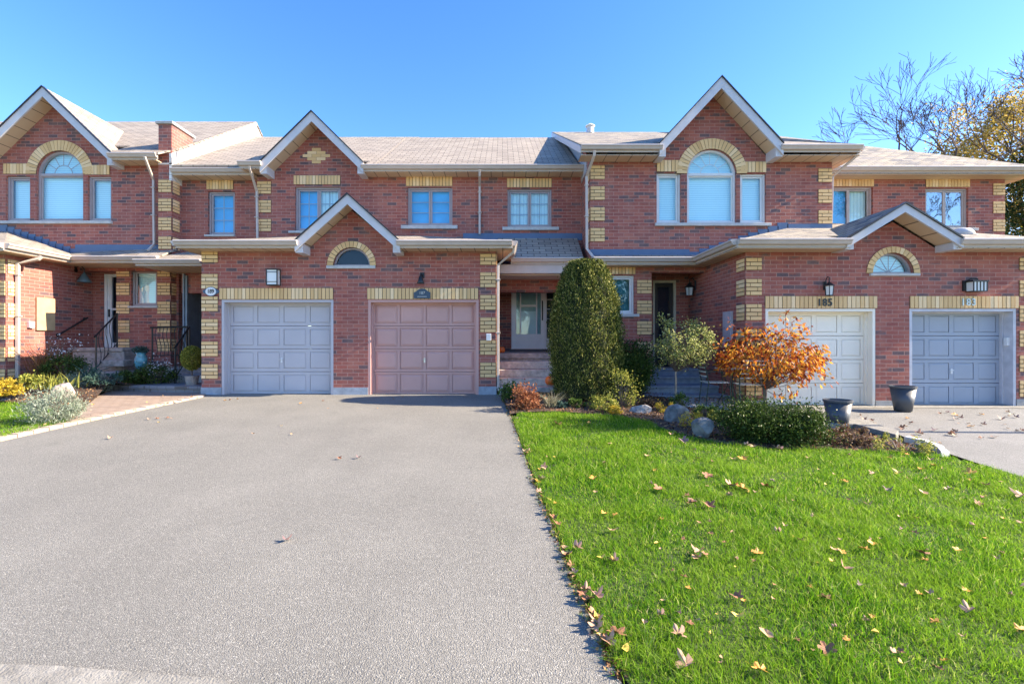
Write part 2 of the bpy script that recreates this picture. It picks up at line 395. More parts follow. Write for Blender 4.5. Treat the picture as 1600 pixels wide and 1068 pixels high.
# ---- brick trim
def soldier(parent, x0, x1, z0, z1, Y, label=None):
    m = M(); n = max(2, round((x1 - x0) / .082)); w_ = (x1 - x0) / n
    for i in range(n):
        a = x0 + i * w_ + .005; j = rnd.uniform(-.002, .002)
        m.box(a + .001, a + w_ - .012, Y - .020 + j, Y + .05, z0 + .004, z1 - .002)
    o = m.build('lintel', MY, parent)
    M().box(x0, x1, Y - .008, Y + .04, z0 + .001, z1).build('mortar_bed', MMORT, o)
    return o
def archring(parent, cx, cz, r0, r1, Y, a0=0, a1=180, name='arch_lintel'):
    m = M(); n = max(6, round(math.pi * (r0 + r1) / 2 * (a1 - a0) / 180 / .084)); da = (a1 - a0) / n
    for i in range(n):
        g_ = .0055 / ((r0 + r1) / 2) * 57
        b0, b1 = R(a0 + i * da + g_), R(a0 + (i + 1) * da - g_)
        pts = [(cx + r * math.cos(b), Y - .022, cz + r * math.sin(b)) for r, b in ((r0 + .004, b0), (r1, b0), (r1, b1), (r0 + .004, b1))]
        m.prism(pts, (0, .06, 0))
    o = m.build(name, MY, parent)
    b = M()
    for i in range(24):
        t0, t1 = R(a0 + (a1 - a0) * i / 24), R(a0 + (a1 - a0) * (i + 1) / 24)
        b.prism([(cx + r * math.cos(t), Y - .009, cz + r * math.sin(t)) for r, t in ((r0 + .002, t0), (r1, t0), (r1, t1), (r0 + .002, t1))], (0, .04, 0))
    b.build('mortar_bed', MMORT, o)
    return o
def quoins(parent, x0, x1, Y, tops, rows=4, side=None, first=None):
    """buff brick corner blocks on the front, and (side = (X, length, sign)) on the return"""
    h = .0795
    for k, t in enumerate(tops):
        m = M(); bk = M()
        rr = first if (first and k == 0) else rows
        bk.box(x0 + .001, x1 - .001, Y - .006, Y + .03, t - rr * h, t)
        for r in range(rr):
            z1 = t - r * h - .003; z0 = t - (r + 1) * h + .004
            L = x1 - x0; sp = .27 if r % 2 else .73
            for a, b in ((x0, x0 + L * sp), (x0 + L * sp, x1)):
                m.box(a + .007, b - .007, Y - .019, Y + .03, z0 + .004, z1 - .004)
            if side:
                XX, ln, sg = side; a0, a1 = (XX - .03, XX + .0175) if sg > 0 else (XX - .0175, XX + .03)
                for a, b in ((Y, Y + ln * (1 - sp)), (Y + ln * (1 - sp), Y + ln)):
                    m.box(a0, a1, a + .034 if a == Y else a + .007, b - .007, z0 + .004, z1 - .004)
        if side:
            XX, ln, sg = side; a0, a1 = (XX - .03, XX + .0065) if sg > 0 else (XX - .0065, XX + .03)
            bk.box(a0, a1, Y + .032, Y + ln, t - rr * h, t)
        o = m.build('quoin', MY, parent); bk.build('mortar_bed', MMORT, o)

# ---- windows
def grille(m, x0, x1, z0, z1, y, cols, rows, t=.009):
    for i in range(1, cols): m.box(x0 + (x1 - x0) * i / cols - t, x0 + (x1 - x0) * i / cols + t, y, y + .012, z0, z1)
    for i in range(1, rows): m.box(x0, x1, y - .001, y + .013, z0 + (z1 - z0) * i / rows - t, z0 + (z1 - z0) * i / rows + t)
def window(parent, r, Y, sashes=1, grid=None, back=MBL, frame=MFR, sill=None, gl=MGL, widths=None, label=None, slider=False):
    x0, x1, z0, z1 = r; yf = Y + .055; t = .045
    m = M(); m.box(x0, x0 + t, yf, yf + .09, z0, z1).box(x1 - t, x1, yf, yf + .09, z0, z1).box(x0 + t, x1 - t, yf + .002, yf + .09, z1 - t, z1).box(x0 + t, x1 - t, yf + .002, yf + .09, z0, z0 + t)
    ix0, ix1, iz0, iz1 = x0 + t, x1 - t, z0 + t, z1 - t
    ws = [(ix1 - ix0) / sashes] * sashes; a = ix0; panes = []
    for i in range(sashes):
        b = a + ws[i]; s_ = .042; yy = yf + (.03 if not slider or i else .012)
        aa, bb = a + .003, b - .003
        m.box(aa, aa + s_, yy, yy + .04, iz0 + .003, iz1 - .003).box(bb - s_, bb, yy, yy + .04, iz0 + .003, iz1 - .003)
        m.box(aa + s_, bb - s_, yy + .001, yy + .04, iz0 + .003, iz0 + s_).box(aa + s_, bb - s_, yy + .001, yy + .04, iz1 - s_, iz1 - .003)
        panes.append((aa + s_, bb - s_, iz0 + s_, iz1 - s_, yy + .02)); a = b
    o = m.build('window', frame, parent, bevel=.004, label=label)
    for k, (a, b, c, d, y) in enumerate(panes):
        M().add([(a, y, c), (b, y, c), (b, y, d), (a, y, d)], [(0, 1, 2, 3)]).build('pane', gl, o)
        if grid:
            q = M(); grille(q, a, b, c, d, y + .006, *grid); q.build('muntin', frame, o)
        bk = back[k] if isinstance(back, (list, tuple)) else back
        M().box(a - .02, b + .02, y + .075, y + .09, c - .02, d + .02).build('blind_or_painted_sky' if bk in (MBL, MBLU) else ('curtain' if bk is MCURT else 'dark_interior'), bk, o)  # MBLU panels carry the sky's reflection as colour; MBL ones are slat blinds
    M().box(x0 - .01, x1 + .01, Y + .19, Y + .215, z0 - .01, z1 + .01).build('interior_board', MDARK, o)
    if sill:
        M().box(sill[0], sill[1], Y - .06, Y + .06, sill[2], sill[3]).build('sill', MSILL, o, bevel=.006)
    return o
def archwindow(parent, x0, x1, z0, zs, Y, frame=MFR, back=MBL, gl=MGL, small=False, label=None):
    """round-headed window: square light under a fanlight (or, small, the fanlight alone)"""
    c = (x0 + x1) / 2; r = (x1 - x0) / 2; yf = Y + .055; t = .05 if not small else .035
    m = M(); n = 24
    for i in range(n):
        a, b = math.pi * i / n, math.pi * (i + 1) / n
        m.prism([(c + q * math.cos(u), yf, zs + q * math.sin(u)) for q, u in ((r - t, a), (r, a), (r, b), (r - t, b))], (0, .09, 0))
    if small: m.box(x0, x1, yf - .001, yf + .09, zs - .001, zs + t)
    else:
        m.box(x0, x0 + t, yf, yf + .09, z0, zs).box(x1 - t, x1, yf, yf + .09, z0, zs).box(x0 + t, x1 - t, yf + .002, yf + .088, z0, z0 + t).box(x0 + t, x1 - t, yf - .002, yf + .088, zs - .03, zs + .035)
        s_ = .03
        m.box(x0 + t, x0 + t + s_, yf + .03, yf + .07, z0 + t, zs - .03).box(x1 - t - s_, x1 - t, yf + .03, yf + .07, z0 + t, zs - .03)
        m.box(x0 + t + s_, x1 - t - s_, yf + .031, yf + .07, z0 + t, z0 + t + s_).box(x0 + t + s_, x1 - t - s_, yf + .031, yf + .07, zs - .03 - s_, zs - .03)
    o = m.build('window', frame, parent, bevel=.004, label=label)
    pr = arc(c, zs + .01, r - t, 0, 180, 20); y = yf + .05
    M().add([(a, y, b) for a, b in pr], [tuple(range(len(pr)))]).build('fanlight_pane', gl, o)
    q = M(); rr = r - t
    if not small:
        pts = [(c + rr * .42 * math.cos(u), y + .005, zs + .03 + rr * .42 * math.sin(u)) for u in [math.pi * i / 14 for i in range(15)]]; q.tube(pts, .009, 6)
    for u in ((35, 63, 90, 117, 145) if not small else (30, 60, 90, 120, 150)):
        a = rr * .42 if not small else .02
        if small and gl is MGLD: continue
        q.tube([(c + a * math.cos(R(u)), y + .005, zs + .03 + a * math.sin(R(u))), (c + rr * math.cos(R(u)), y + .005, zs + .02 + rr * math.sin(R(u)))], .008, 6)
    if q.v: q.build('muntin', frame, o)
    pts = arc(c, zs + .01, rr + .01, 0, 180, 20)
    M().prism([(a, y + .07, b) for a, b in pts], (0, .012, 0)).build('blind_or_painted_sky' if back is MBL else 'dark_interior', back, o)
    if not small:
        M().add([(x0 + t, y, z0 + t), (x1 - t, y, z0 + t), (x1 - t, y, zs - .03), (x0 + t, y, zs - .03)], [(0, 1, 2, 3)]).build('pane', gl, o)
        M().box(x0 + .02, x1 - .02, y + .075, y + .09, z0 + .02, zs - .01).build('blind_or_painted_sky', back, o)
    return o

# ---- gutters, roofs
GP = [(0, 0), (.10, 0), (.118, -.012), (.118, -.035), (.095, -.055), (.085, -.085), (.07, -.105), (.012, -.105), (.012, -.15), (0, -.15)]
def gutter(parent, p0, p1, out, ztop):
    """box gutter with its fascia below; p0/p1 are (x,y) on the fascia line, out = outward"""
    m = M().sweep(GP, (*p0, ztop), (*p1, ztop), (*out, 0)); return m.build('gutter', MF, parent, bevel=.003)
def slab(name, pts, parent, mat, t=.045, up=None, label=None):
    m = M(); m.prism([Vector(p) for p in pts], (0, 0, -t)); return m.build(name, mat, parent, label=label)
def notched(a, b, y0, xa, xb, yn, zf):
    """front edge of a roof plane from x=a to x=b at y0, cut back to yn between xa and xb (where a gable stands)"""
    P = [(a, y0)]
    if xa > a: P += [(xa, y0)]
    P += [(max(a, xa), yn), (min(b, xb), yn)]
    if xb < b: P += [(xb, y0), (b, y0)]
    if xa <= a: P = P[1:]
    return [(x, y, zf(y)) for x, y in P]
def downpipe(parent, pts, wdt=.036):
    m = M(); m.tube(pts, wdt, 4, True)
    for i, p in enumerate(pts[:-1]):
        q = pts[i + 1]; 
        if abs(p[2] - q[2]) > 1.2:
            for k in (.12, .55): 
                zz = p[2] + (q[2] - p[2]) * k; m.box(p[0] - .05, p[0] + .05, p[1] - .045, p[1] + .06, zz - .012, zz + .012)
    return m.build('downpipe', MF, parent, bevel=.006)
def gable(parent, xa, za, xl, xr, ze, yw, yf, yback, rw=.17, shm=None):
    """gable roof: ridge at (xa, za) from yf back to yback(z); eaves at xl, xr (height ze). Returns nothing."""
    for sx, xe in ((-1, xl), (1, xr)):
        yb_r, yb_e = yback
        # roof slope
        M().prism([(xa, yf, za), (xe, yf, ze), (xe, yb_e, ze), (xa, yb_r, za)], (0, 0, -.05)).build('roof', shm or MSH, parent)
        d = Vector((xe - xa, 0, ze - za)).normalized(); nn = Vector((-d.z, 0, d.x)) * (1 if sx < 0 else -1)
        if nn.z > 0: nn = -nn
        # rake board
        ax, az = xa, za - .012
        dn = rw / abs(d.x) * 1.0
        M().prism([(xa, yf - .022, az), (xe, yf - .022, ze - .012), (xe, yf - .022, ze - .012 - dn), (xa, yf - .022, az - dn)], (0, .04, 0)).build('rake_board', MFW, parent)
        M().box(xe - sx * .15, xe + sx * .004, yf + .022, yw - .001, ze - dn - .034, ze - .055).build('eave_return', MFW, parent)
        # drip edge of dark shingle
        M().prism([(xa, yf - .05, za + .02), (xe, yf - .05, ze + .02), (xe, yf - .05, ze - .012), (xa, yf - .05, za - .012)], (0, .09, 0)).build('drip_edge', MBLK, parent)
        # soffit under the overhang
        M().prism([(xa, yf + .02, za - dn + .02), (xe, yf + .02, ze - dn + .02), (xe, yw, ze - dn + .02), (xa, yw, za - dn + .02)], (0, 0, .02)).build('soffit', MSZ, parent)

# ---- garage doors
def garage_door(parent, x0, x1, z0, z1, Y, mat, depth, style, lab, jm, xd0=None):
    """jambs and header trim in the opening, then the panelled door set back"""
    m = M(); t = .055
    m.box(x0, x0 + t, Y + .004, Y + depth, z0, z1).box(x1 - t, x1, Y + .004, Y + depth, z0, z1).box(x0 + t, x1 - t, Y + .006, Y + depth, z1 - t, z1)
    m.box(x0 + t, x0 + t + .03, Y + depth - .06, Y + depth, z0, z1 - t).box(x1 - t - .03, x1 - t, Y + depth - .06, Y + depth, z0, z1 - t).box(x0 + t + .03, x1 - t - .03, Y + depth - .06, Y + depth - .002, z1 - t - .03, z1 - t)
    m.build('door_frame', jm, parent, bevel=.003)
    a, b, c, d = x0 + t, x1 - t, z0 + .012, z1 - t; y = Y + depth
    m = M(); H = (d - c) / 4
    for r in range(4):
        zb, zt = c + r * H, c + (r + 1) * H
        W = (b - a) / 4
        m.box(a, b, y + .026, y + .06, zb + .004, zt - .004)
        ex = .0 if style == 'wood' else 0
        rail = .05 if style == 'wood' else .07; st = .055 if style == 'wood' else .085
        # rails
        m.box(a, b, y, y + .03, zb + .005, zb + rail).box(a, b, y, y + .03, zt - rail, zt - .005)
        for i in range(5):
            xx = a + i * W
            l_, r_ = (xx - st * .5 if i else xx), (xx + st * .5 if i < 4 else xx)
            if i == 0: r_ = xx + st
            if i == 4: l_ = xx - st
            m.box(l_, r_, y + .001, y + .03, zb + rail, zt - rail)
        for i in range(4):
            pa = a + i * W + (st if i == 0 else st * .5); pb = a + (i + 1) * W - (st if i == 3 else st * .5); pc, pd = zb + rail, zt - rail
            q = .055 if style == 'wood' else .026; dy = .002 if style == 'wood' else .003
            o_ = .008 if style != 'wood' else .020
            A = [(pa + .008, y + o_, pc + .008), (pb - .008, y + o_, pc + .008), (pb - .008, y + o_, pd - .008), (pa + .008, y + o_, pd - .008)]
            B = [(pa + q, y + dy, pc + q), (pb - q, y + dy, pc + q), (pb - q, y + dy, pd - q), (pa + q, y + dy, pd - q)]
            m.add(A + B, [(4, 5, 6, 7), (0, 1, 5, 4), (1, 2, 6, 5), (2, 3, 7, 6), (3, 0, 4, 7)])
    o = m.build('garage_door', mat, parent, label=lab)
    hx, hz = (a + b) / 2, c + H * 1.5
    h = M(); h.box(hx - .018, hx + .018, y - .012, y, hz - .05, hz + .05); h.tube([(hx - .05, y - .022, hz + .015), (hx + .03, y - .022, hz + .02)], .008, 6)
    h.build('handle', MWHITE if style != 'wood' else plain('steel', (.6, .6, .6), .3, metal=1), o)
    M().box(a, b, y - .004, y + .02, z0 - .003, z0 + .014).build('weather_strip', MBLK, o)
    return o
def text(parent, body, x, z, y, size, mat, name='lettering', depth=.006, xs=1.0, font_off=0):
    cu = bpy.data.curves.new(name, 'FONT'); cu.body = body; cu.size = size; cu.extrude = depth; cu.align_x = 'CENTER'; cu.align_y = 'CENTER'; cu.offset = font_off
    t = bpy.data.objects.new('tmp', cu); COL.objects.link(t); bpy.context.view_layer.update()
    me = bpy.data.meshes.new_from_object(t); bpy.data.objects.remove(t)
    me.materials.append(mat)
    o = bpy.data.objects.new(name, me); fin(o, parent); o.rotation_euler = (R(90), 0, 0); o.scale = (xs, 1, 1)
    o.location = Vector((x, y, z)) - org(parent); return o
def rp(px0, px1, pyt, pyb, Y): return (X(px0, Y), X(px1, Y), Z(pyb, Y), Z(pyt, Y))
def hole(r): return rect(*r)
def lint(parent, px0, px1, pyt, pyb, Y): return soldier(parent, X(px0, Y), X(px1, Y), Z(pyb, Y), Z(pyt, Y), Y)

# ================================================================== ground and paving (the setting)
def sheet(name, pts, mat, dz, res=.5, zf=g, kind='structure'):
    vs = [Vector(p) for p in pts]; n = len(vs)
    # resample the outline
    out = []
    for i in range(n):
        a, b = vs[i], vs[(i + 1) % n]; k = max(1, int((b - a).length / res)); out += [a + (b - a) * j / k for j in range(k)]
    xs = [p.x for p in out]; ys = [p.y for p in out]; extra = []
    yy = min(ys) + res * .6
    while yy < max(ys):
        xx = min(xs) + res * .6
        while xx < max(xs):
            if inside(xx, yy, out): extra.append(Vector((xx, yy)))
            xx += res
        yy += res
    allv = out + extra; ed = [(i, (i + 1) % len(out)) for i in range(len(out))]
    rv, re_, rf, *_ = delaunay_2d_cdt(allv, ed, [], 1, 1e-5)
    v = [(p.x, p.y, zf(p.x, p.y) + dz) for p in rv]
    me = bpy.data.meshes.new(name); me.from_pydata(v, [], [tuple(f) for f in rf])
    bm = bmesh.new(); bm.from_mesh(me); bmesh.ops.recalc_face_normals(bm, faces=bm.faces)
    if sum(f.normal.z for f in bm.faces) < 0: bmesh.ops.reverse_faces(bm, faces=bm.faces)
    bm.to_mesh(me); bm.free(); me.materials.append(mat)
    o = bpy.data.objects.new(name, me); COL.objects.link(o)
    if kind: o['kind'] = kind
    return o
def inside(x, y, poly):
    c = False; n = len(poly)
    for i in range(n):
        a, b = poly[i], poly[(i + 1) % n]
        if (a[1] > y) != (b[1] > y) and x < (b[0] - a[0]) * (y - a[1]) / (b[1] - a[1]) + a[0]: c = not c
    return c
def gps(*l): return [gp(*p) for p in l]
# the terrain: fine near the houses, coarse to the horizon
gx = sorted(set([-300, -150, -80, -50, -30, -20] + [round(-16 + .5 * i, 2) for i in range(65)] + [20, 30, 50, 80, 150, 300]))
gy = sorted(set([-300, -150, -60, -30, -15, -8, -6] + [round(-5 + .5 * i, 2) for i in range(35)] + [14, 18, 25, 40, 80, 150, 400]))
me = bpy.data.meshes.new('ground')
me.from_pydata([(x, y, g(x, y) - .02) for y in gy for x in gx], [], [(j * len(gx) + i, j * len(gx) + i + 1, (j + 1) * len(gx) + i + 1, (j + 1) * len(gx) + i) for j in range(len(gy) - 1) for i in range(len(gx) - 1)])
me.materials.append(MEARTH); o = bpy.data.objects.new('ground', me); COL.objects.link(o); o['kind'] = 'structure'

edgeR = gps((783, 619), (800, 655), (833, 750), (862, 820), (893, 900), (930, 980), (970, 1068)); edgeR.append((edgeR[-1][0] + .3, .2)); edgeR.append((edgeR[-1][0], -3))
pl = gps((318, 621), (160, 655), (0, 691)); dxy = ((pl[2][0] - pl[0][0]) / (pl[0][1] - pl[2][1]))
pl.append((pl[2][0] + dxy * 2.5, pl[2][1] - 2.5)); pl.append((pl[3][0] - 1.5, 1.5)); pl.append((pl[4][0], -3))
sheet('driveway', [(-6.55, 10.38), (-.05, 10.38)] + edgeR + pl[::-1], MASP, .012)
# sidewalk slab in front, bottom left
sw = gps((-250, 1040), (0, 1044), (90, 1047), (350, 1068)); sw += [(sw[-1][0] + 1.4, .9), (sw[-1][0] + 1.5, -.5), (-6, -.5)]
sheet('sidewalk', sw, MSIDEW, .022)
# right-hand driveway
rd = [(4.75, 9.45), (12.2, 9.45), (12.2, 5.2), (14, 2.5), (14, -3), (12.3, -3)] + gps((1660, 775), (1600, 747), (1520, 722), (1455, 700), (1400, 678), (1335, 662), (1250, 650))
sheet('driveway', rd, MASP2, .010)
apron = [(4.7, 9.44), (12.1, 9.44), (12.1, 9.02), (4.7, 9.02)]
sheet('driveway_apron', apron, MSIDEW, .017)
# paver walkway between the drive and the left flower bed
wk = gps((320, 620), (160, 654), (0, 689)); wl = gps((0, 676), (60, 664), (100, 652), (130, 632), (170, 612)) + [(-7.9, 10.55), (-6.5, 10.55)]
cw = [(a + .0, b) for a, b in wk]
sheet('walkway', cw + [(cw[-1][0] - .5, cw[-1][1] - .6)] + wl, MPAV, .030, res=.3)
# its light curb course
def strip(name, line, wdt, h0, h1, mat, zf=g, lab=None):
    m = M(); L = [Vector((a, b, 0)) for a, b in line]
    k = 0
    for i in range(len(L) - 1):
        a, b = L[i], L[i + 1]; d = (b - a); n = max(1, int(d.length / .21)); d2 = d / n; nn = Vector((-d.y, d.x, 0)).normalized() * wdt
        for j in range(n):
            p, q = a + d2 * (j + .02), a + d2 * (j + .98); zz = zf(p.x, p.y) + h1 + rnd.uniform(-.003, .003)
            m.prism([(p.x, p.y, zz), (q.x, q.y, zz), (q.x + nn.x, q.y + nn.y, zz), (p.x + nn.x, p.y + nn.y, zz)], (0, 0, -(h1 - h0)))
    return m.build(name, mat, None, bevel=.004)
lc = gps((320, 620), (160, 654), (0, 689)); lc.append((lc[-1][0] + dxy * 2.4, lc[-1][1] - 2.4)); 
o = strip('curb', lc[::-1], .13, -.02, .048, MCURB); o['kind'] = 'structure'
# lawns
LAWN = edgeR[1:][::-1] ; LAWN = [(a + .02, b) for a, b in LAWN]
ltop = gps((812, 648), (850, 646), (900, 648), (960, 652), (1010, 660), (1050, 678), (1090, 688), (1130, 697), (1200, 704), (1300, 706), (1380, 708), (1440, 710), (1500, 722), (1600, 749), (1662, 777))
lawnR = LAWN + ltop + [(12.2, -3)]
sheet('lawn', lawnR, MLAWN, .022)
lb = gps((0, 690), (80, 672), (150, 657)); lawnL = gps((-330, 765), (0, 688), (62, 674), (105, 662), (75, 640), (35, 632), (0, 631), (-200, 632))
sheet('lawn', lawnL, MLAWN, .026)
# planting beds, gently mounded
def bedR(x, y): 
    return g(x, y) + .03 + .05 * ss(7.2, 9.6, y)
bR = gps((784, 622), (797, 650)) + ltop[:12] + gps((1425, 700), (1380, 686), (1330, 672), (1285, 660)) + [(4.6, 8.2), (4.6, 11.1), (-.05, 11.1)]
sheet('flower_bed', bR, MMULCH, 0, .35, bedR)
def bedL(x, y): return g(x, y) + .03 + .30 * ss(8.6, 10.6, y) * ss(-7.0, -9.5, x)
bL = gps((-200, 633), (0, 632), (35, 633), (75, 641), (105, 663), (62, 675), (100, 665), (120, 650), (135, 634), (168, 613)) + [(-7.9, 10.6), (-7.2, 12.45), (-14, 12.45)]
bL = gps((-200, 633), (0, 632), (35, 633), (75, 641), (100, 664), (122, 650), (137, 634), (170, 614)) + [(-7.9, 10.6), (-7.2, 12.4), (-14, 12.4)]
sheet('flower_bed', bL, MMULCH, 0, .35, bedL)

# ================================================================== the houses
YG, YC, YBL, YD, YDG, YE, YA, YAL = 10.2, 12.25, 12.5, 11.15, 9.26, 12.75, 12.3, 10.4
RY = 16.2
BACK = 21.0
def backwalls(parent, x0, x1, z1, y0, sides=(True, True)):
    m = M(); m.box(x0, x1, BACK - .2, BACK, -.4, z1)
    if sides[0]: m.box(x0, x0 + .2, y0, BACK - .2, -.4, z1)
    if sides[1]: m.box(x1 - .2, x1, y0, BACK - .2, -.4, z1)
    m.build('rear_wall', MB, parent)

# ---------------- 191: the left house
A = thing('brick_townhouse', 'left end brick townhouse with a sunlit side wall and a brick chimney', 'house', (-12.5, YA, 0), 'brick townhouses in the row')
XAr = X(249, YA); XAs = X(9, YAL)
wl_, wr_ = rp(9, 47, 275, 345, YA), rp(137, 174, 275, 345, YA)
wc = rp(57, 130, 238, 345, YA); zs = Z(272, YA)
ga_x, ga_z = X(66, 11.9), Z(135, 11.9); ge_z = 5.80
gl_, gr_ = ga_x - 1.72, ga_x + 1.72
kk = (ga_z - ge_z) / 1.72
ch_ = lambda x: ga_z - abs(x - ga_x) * kk - .22
wall('wall', [(XAr, 2.95), (XAr, 5.68), (gr_ - .04, 5.68), (ga_x, ga_z - .20), (gl_ + .04, 5.68), (-17, 5.68), (-17, 2.95)][::-1],
     [hole(wl_), hole(wr_), archhole(wc[0], wc[1], wc[2], zs)], YA, MB, A)
window(A, wl_, YA, 1); window(A, wr_, YA, 1)
archwindow(A, wc[0], wc[1], wc[2], zs, YA)
M().box(X(0, YA) - .02, X(176, YA), YA - .07, YA + .05, Z(350, YA), Z(345.5, YA)).build('window_sill', MSILL, A, bevel=.006)
lint(A, 6, 47, 256, 272, YA); lint(A, 133, 172, 258, 273, YA)
archring(A, (wc[0] + wc[1]) / 2, zs, wc[1] - (wc[0] + wc[1]) / 2, .86, YA)
gable(A, ga_x, ga_z, gl_, gr_, ge_z, YA, YA - .38, (14.6, 12.3))
gutter(A, (gr_ - .06, YA - .38), (-8.55, YA - .38), (0, -1), 5.80)
gutter(A, (gl_ + .06, YA - .38), (-17.3, YA - .38), (0, -1), 5.80)
M().box(gr_ - .1, -8.6, YA - .38, YA, 5.64, 5.66).build('soffit', MSX, A); M().box(-17.3, gl_ + .1, YA - .38, YA, 5.64, 5.66).build('soffit', MSX, A)
kA = (8.56 - 5.83) / (RY - 11.9)
AV = -8.30
slab('roof', notched(-17.4, AV - .2, 11.85, gl_ + .05, gr_ - .05, 12.6, lambda y: 5.80 + (y - 11.85) * .6345) + [ (AV, 12.3, 6.08), (AV, RY, 8.56), (-17.4, RY, 8.56)], A, MSH)
slab('roof', [(-17.4, RY, 8.55), (AV, RY, 8.55), (AV, BACK + .3, 5.3), (-17.4, BACK + .3, 5.3)], A, MSH)
# sided gable end standing above the neighbour's roof
m = M(); m.prism([(AV - .1, 12.1, 5.2), (AV - .1, 12.1, 5.88), (AV - .1, RY, 8.50), (AV - .1, BACK, 5.35), (AV - .1, BACK, 4.8)], (.06, 0, 0)); m.build('gable_siding', MSID, A)
m = M(); m.prism([(AV - .02, 12.25, 5.98), (AV - .02, RY, 8.53), (AV - .02, RY, 8.39), (AV - .02, 12.25, 5.84)], (.035, 0, 0)); m.build('rake_board', MFW, A)
backwalls(A, -17, -8.5, 5.3, 12.6, (True, True))
# chimney
CHX0, CHX1 = X(249, 12.15), X(269.5, 12.15)
m = M(); m.box(CHX0, CHX1, 12.12, 12.7, 3.0, 5.30); m.box(CHX0, CHX1, 12.12, 12.95, 5.30, 6.62)
cm = m.build('chimney', MB, A)
M().box(CHX0 - .05, CHX1 + .05, 12.07, 13.0, 6.62, 6.69).build('chimney_cap', MCONC, cm, bevel=.01)
M().box(CHX1, CHX1 + .02, 12.1, 13.0, 5.62, 5.78).box(CHX0, CHX1 + .02, 12.10, 12.119, 5.60, 5.64).build('flashing', MFW, cm)
quoins(cm, CHX0, CHX1, 12.12, [5.22 - .4775 * i for i in range(4)], 4, (CHX1, .28, 1))
# garage wing: front wall and the tall side wall toward the porch
zt = 3.03
m = M(); m.box(-17, XAs, YAL, YAL + .2, -.3, zt); m.box(XAs - .2, XAs, YAL + .2, 12.62, -.3, zt); m.build('garage_wing_wall', MB, A)
quoins(A, XAs - .33, XAs, YAL, [2.93 - .4775 * i for i in range(6)], 4, (XAs, .3, 1))
# hipped roof of the wing
GY = YAL - .38; GX = XAs + .36; gz = 3.18; kq = .345
top = gz + (YA - GY) * kq
slab('roof', [(-17.4, GY, gz), (GX, GY, gz), (GX - (YA - GY), YA, top), (-17.4, YA, top)], A, MSH)
slab('roof', [(GX, GY, gz), (GX, 11.6, gz), (GX - .7, YA, gz + .7 * kq), (GX - (YA - GY), YA, top)], A, MSH)
PY = 11.56
slab('porch_roof', [(GX, PY, gz), (X(246, PY), PY, gz), (X(246, PY), YA, gz + .36), (GX - .7, YA, gz + .36 * .67), (GX - .1, PY + .1, gz)], A, MSH)
gutter(A, (-17.3, GY), (GX, GY), (0, -1), gz + .01); gutter(A, (GX, GY - .0), (GX, PY), (1, 0), gz + .01); gutter(A, (GX + .0, PY), (X(249, PY), PY), (0, -1), gz + .01)
M().box(-17.3, GX, GY, YAL, 3.03, 3.045).box(XAs, GX, YAL, 12.62, 3.03, 3.045).box(GX, X(249, PY), PY, 12.62, 3.03, 3.045).build('soffit', MSY, A)
# flashing steps along the wall
m = M(); n = 11
for i in range(n):
    a = X(0, YA) + (X(120, YA) - X(0, YA)) * i / n; b = a + (X(120, YA) - X(0, YA)) / n; z = gz + kq * (GX - a)
    m.box(a, b + .02, YA - .012, YA, z - .12, z + .10)
m.box(X(118, YA), X(249, YA), YA - .014, YA, gz + .2, gz + .44); m.build('flashing', plain('blue_grey_flashing', (.07, .12, .22), .4, .05), A)
MFL = bpy.data.materials['blue_grey_flashing']
# entry: back wall with storm door
r = rp(163, 184, 428, 546, 12.62); dz0, dz1 = .99, Z(428, 12.62)
wall('porch_wall', rect(XAs, X(182, 12.4) + .12, -.3, 3.03), [rect(X(162, 12.62), X(188, 12.62), dz0, dz1)], 12.62, MB, A)
m = M(); xa, xb = X(162, 12.62), X(188, 12.62); m.box(xa, xa + .07, 12.64, 12.74, dz0, dz1).box(xa + .07, xb, 12.64, 12.74, dz1 - .07, dz1).box(xa + .07, xa + .17, 12.67, 12.72, dz0, dz1 - .07).box(xa + .17, xb, 12.67, 12.72, dz0, dz0 + .12).box(xa + .17, xb, 12.67, 12.72, dz0 + .98, dz0 + 1.03)
dr = m.build('front_door', MFRW, A, label='white-framed storm door with dark glass'); M().add([(xa + .17, 12.7, dz0 + .1), (xb, 12.7, dz0 + .1), (xb, 12.7, dz1 - .1), (xa + .17, 12.7, dz1 - .1)], [(0, 1, 2, 3)]).build('pane', MGLD, dr)
M().box(xa, xb + .3, 12.8, 12.82, dz0, dz1).build('dark_interior', MDARK, dr)
M().box(xa + .10, xa + .13, 12.64, 12.67, dz0 + .8, dz0 + 1.0).build('handle', MBLK, dr)
# porch slab and steps
st = M(); st.box(X(105, 11.7), X(192, 11.7), 11.7, 12.6, .90, .99); st.box(X(112, 11.72), X(192, 11.7), 11.74, 12.6, .2, .898)
o = st.build('porch_slab', MSTEP, A, bevel=.015)
m = M(); m.box(X(150, 11.3), X(190, 11.3), 11.35, 11.70, .55, .70).box(X(150, 11.0), X(190, 11.0), 11.0, 11.7, .30, .44); m.build('step', MSTEP, A, bevel=.012)
